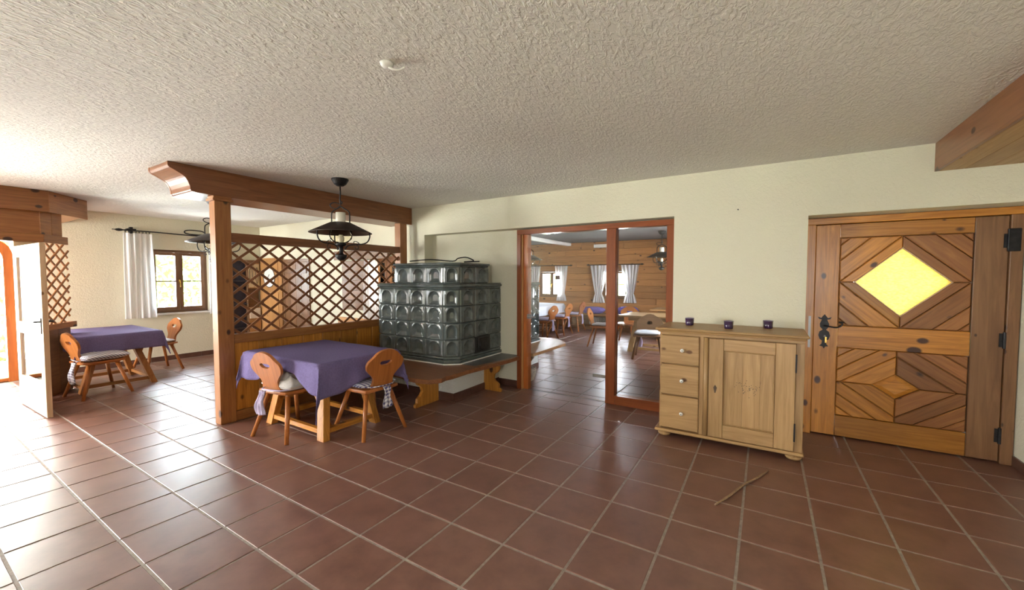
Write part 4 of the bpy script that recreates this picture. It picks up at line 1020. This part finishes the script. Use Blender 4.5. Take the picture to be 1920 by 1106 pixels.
# wall bench with cushions
wbn = thing('parlour_bench', 'long wooden wall bench under the parlour windows', 'bench', (0, 9.52, 0))
box('seat', wood('log', 'x'), -2.3, 2.9, -.22, .24, .41, .45, wbn); box('foot_board', wood('brown', 'x'), -2.3, 2.9, -.18, -.14, 0, .10, wbn)
for x in (-2.2, -1.1, 0, 1.1, 2.2, 2.85): box('support', wood('brown', 'z'), x-.02, x+.02, -.17, .23, .0, .409, wbn)
box('back_panel', wood('log', 'x'), -2.3, 2.9, .20, .24, .46, .74, wbn)
rdr = thing('radiator', 'pale radiator under the parlour wall bench', 'radiator', (-1.45, 9.62, .12))
for k in range(9): box('radiator_fin', plain('radiator_grey', (.42, .41, .40), .5), -.25+k*.056, -.25+k*.056+.045, -.04, .04, 0, .22, rdr, .008)
def pillow(x, y, z, w, d, hgt, label, seed):
    def fn(s):
        def g(a, b):
            u, v = a*2-1, b*2-1; e = max(0, (1-u*u*u*u)*(1-v**4))**.5
            return (u*w/2, v*d/2*(1-.05*u*u), hgt/2*(1+s*e))
        return g
    b = MB().grid(fn(1), 18, 14); b.grid(fn(-1), 18, 14)
    p = thing('bench_cushion', label, 'cushion', (x, y, z), 0, 'purple cushions on the parlour bench'); b.build('pad', M_PCUSH, p, smooth=True)
    MB().tube([(-w/2, -d/2*.9, hgt/2), (0, -d/2, hgt/2), (w/2, -d/2*.9, hgt/2)], .006, 5).build('piping', M_PCUSH, p, smooth=True)
pillow(-1.56, 9.50, .45, .66, .40, .20, 'purple bench cushion left of the mullion', 1)
pillow(-.55, 9.52, .45, .55, .38, .24, 'purple bench cushion seen through the side pane', 2)
# parlour tables and chairs
table('long parlour table under a white cloth behind the second stove', -2.78, 7.9, 1.0, 2.3, .74, 'brown')
cloth('white cloth on the long parlour table', M_WCLOTH, -2.78, 7.9, 1.01, 2.31, .742, .26, 0, 5)
for k, (x, y, lb) in enumerate(((-1.86, 7.02, 'nearest of three carved chairs in a row at the white parlour table'), (-1.89, 7.98, 'middle of three carved chairs in a row at the white parlour table'), (-1.87, 8.84, 'farthest of three carved chairs in a row at the white parlour table'))):
    chair(x, y, PI/2-.12+.06*k, lb, GRP)
    cushion('seat_cushion', ('lilac cushion on the nearest chair of the white parlour table', 'lilac cushion on the middle chair of the white parlour table', 'lilac cushion on the farthest chair of the white parlour table')[k], M_LILAC, x-.02, y, .456, PI/2-.12+.06*k, .42, .42, .075, 0, .26, M_LILAC, tie_pos=(-.06, -.26), seed=k)
table('bare parlour table seen through the side pane', .92, 6.64, 1.40, .88, .75, 'dresser')
table('farther bare parlour table by the wall bench', 1.0, 8.45, 1.2, .9, .75, 'light')
table('near parlour table mostly hidden behind the dresser', 2.16, 4.25, 1.25, .85, .75, 'brown', 0, .14)
chair(-.32, 6.72, -PI/2+.1, 'carved parlour chair just left of the mullion', GRP)
cushion('seat_cushion', 'white cushion on the parlour chair left of the mullion', M_WCLOTH, -.30, 6.72, .456, -PI/2+.1, .4, .4, .05)
chair(.02, 7.45, PI, 'carved parlour chair at the far side of the bare table', GRP)
# wide-backed chair
wc = thing('wide_chair', 'wide-backed wooden parlour chair with a cross cut-out', 'chair', (.90, 5.86, 0), .15)
box('seat', wood('brown', 'x'), -.26, .26, -.22, .22, .42, .45, wc, .006)
out = [(.22, 0), (.24, .08), (.25, .17), (.20, .26), (.12, .31), (.06, .345), (0, .355)]; outer = [(x, z_) for x, z_ in out]+[(-x, z_) for x, z_ in out[-2::-1]]
inn = [(.05*math.cos(math.atan2(z_-.18, x)), .18+.04*math.sin(math.atan2(z_-.18, x))) for x, z_ in outer]
MB().ring(outer, inn, -.014, .014, 'xz').build('backrest', wood('brown', 'x'), wc, (0, .20, .455), (-.2, 0, 0), bev=.003)
for sx in (-1, 1):
    for sy in (-1, 1): MB().tube([(sx*.18, sy*.14, .42), (sx*.26, sy*.24, 0)], [.028, .022], 8).build('leg', wood('brown', 'z'), wc, smooth=True)
cushion('seat_cushion', 'white cushion on the wide-backed parlour chair', M_WCLOTH, .89, 5.83, .452, .15+PI, .46, .40, .07, 0, .3, M_LILAC, tie_pos=(.16, -.2))
# second stove with bench
build_stove((-1.0, 3.6, BT), 'second tiled stove seen through the glazed door', -1.55, -.48, 3.085, 4.13, BT, 4, .205, 3, 4, None, None, False, .10)
b2 = thing('parlour_stove_bench', 'wooden bench ledge at the second tiled stove', 'bench', (-.6, 3.8, 0))
MB().prism([(-1.2, -.735), (.60, -.735), (.60, .35), (.50, .53), (.22, .74), (-1.2, .74)], .395, BT).build('seat_board', wood('light', 'y'), b2, bev=.006)
pr_ = [(0, 0), (.26, 0), (.24, .05), (.20, .10), (.16, .17), (.20, .24), (.25, .30), (.26, .39), (0, .39)]
MB().prism(pr_, -.02, .02, 'xz').build('leg', wood('brown', 'z'), b2, (.16, -.38, 0), bev=.003)
p2 = struct('trim_8', 'white plinth of the second tiled stove', 'plinth', (-1.0, 3.6, 0)); MB().box(-.60, .54, -.53, .46, .0, .39).build('plaster_block', M_PLINTH, p2)
for k in range(3): box('skirting_tile', M_SKIRT, .542, .555, -.53+k*.33, -.53+k*.33+.327, 0, .095, p2, .001)
bk = thing('wicker_basket', 'round pale wicker basket under the second stove bench', 'basket', (-.22, 3.24, 0)); bk.scale = (.85, .85, .85)
for k in range(9):
    zz = .02+k*.025; rr = .13+.045*math.sin(k/8*PI*.6)
    MB().tube([(rr*math.cos(2*PI*q/20), rr*math.sin(2*PI*q/20), zz) for q in range(21)], .010, 5).build('wicker_band', M_BASKET, bk, smooth=True)
for k in range(14):
    t = 2*PI*k/14; MB().tube([(.13*math.cos(t), .13*math.sin(t), .01), (.175*math.cos(t), .175*math.sin(t), .12), (.172*math.cos(t), .172*math.sin(t), .23)], .006, 5).build('wicker_stake', M_BASKET, bk)

# ------------------------------------------------------------------ outdoors
gr = tag(MB().box(-26, -6.75, -20, 24, -.25, -.12).build('ground', M_GRASS), 'lawn outside the terrace door', 'lawn', None, 'structure')
tag(MB().box(-9.0, -6.75, -7, 2.2, -.12, -.02).build('terrace', M_PAVE), 'pale terrace paving outside the porch', 'terrace', None, 'structure')
tag(MB().box(3.2, 14, 3.1, 10.1, -.25, -.12).build('ground', M_PAVE), 'forecourt outside the entrance door', 'forecourt', None, 'structure')
tag(MB().box(-6.75, 14, 10.1, 26, -.25, -.12).build('ground', M_GRASS), 'lawn outside the parlour windows', 'lawn', None, 'structure')
tag(MB().box(-6.75, -2.4, 3.1, 5.6, -.25, -.12).build('ground', M_PAVE), 'yard outside the lattice window', 'yard', None, 'structure')
tag(MB().box(-8, 9, -16, -5.35, -.25, -.12).build('ground', M_GRASS), 'lawn behind the viewer', 'lawn', None, 'structure')
def hedge(label, x, y, lx, ly, hgt, n, seed):
    t = thing('hedge', label, 'hedge', (x, y, -.12)); rnd = random.Random(seed)
    MB().box(-lx/2*.8, lx/2*.8, -ly/2*.97, ly/2*.97, 0, hgt*.92).build('branches', plain('hedge_core', (.22, .32, .10), .9, 0, .4, 5), t)
    b = MB()
    for k in range(n):
        a = rnd.random(); px = rnd.choice((-1, 1))*lx/2*(.8+.3*rnd.random()) if a < .75 else rnd.uniform(-lx/2, lx/2)
        py = rnd.uniform(-ly/2, ly/2); pz = rnd.uniform(0, hgt) if a < .75 else hgt*(.9+.12*rnd.random())
        d = Vector((rnd.gauss(0, 1), rnd.gauss(0, 1), rnd.gauss(0, 1))).normalized(); e = d.orthogonal().normalized(); s = rnd.uniform(.05, .11); c = Vector((px, py, pz))
        b.add([c-d*s, c+e*s*.5, c+d*s, c-e*s*.5], [(0, 1, 2, 3)])
    o = b.build('leaves', M_LEAF, t); o['kind'] = 'stuff'
hedge('green hedge outside the small window', -10.2, 1.5, 1.2, 9, 2.9, 9000, 3)
hedge('green shrubs outside the terrace door', -13.0, -5.0, 1.4, 8, 2.2, 5000, 4)
hedge('pale shrubs outside the parlour windows', -1.5, 16.0, 9, 1.2, 1.7, 3000, 5)
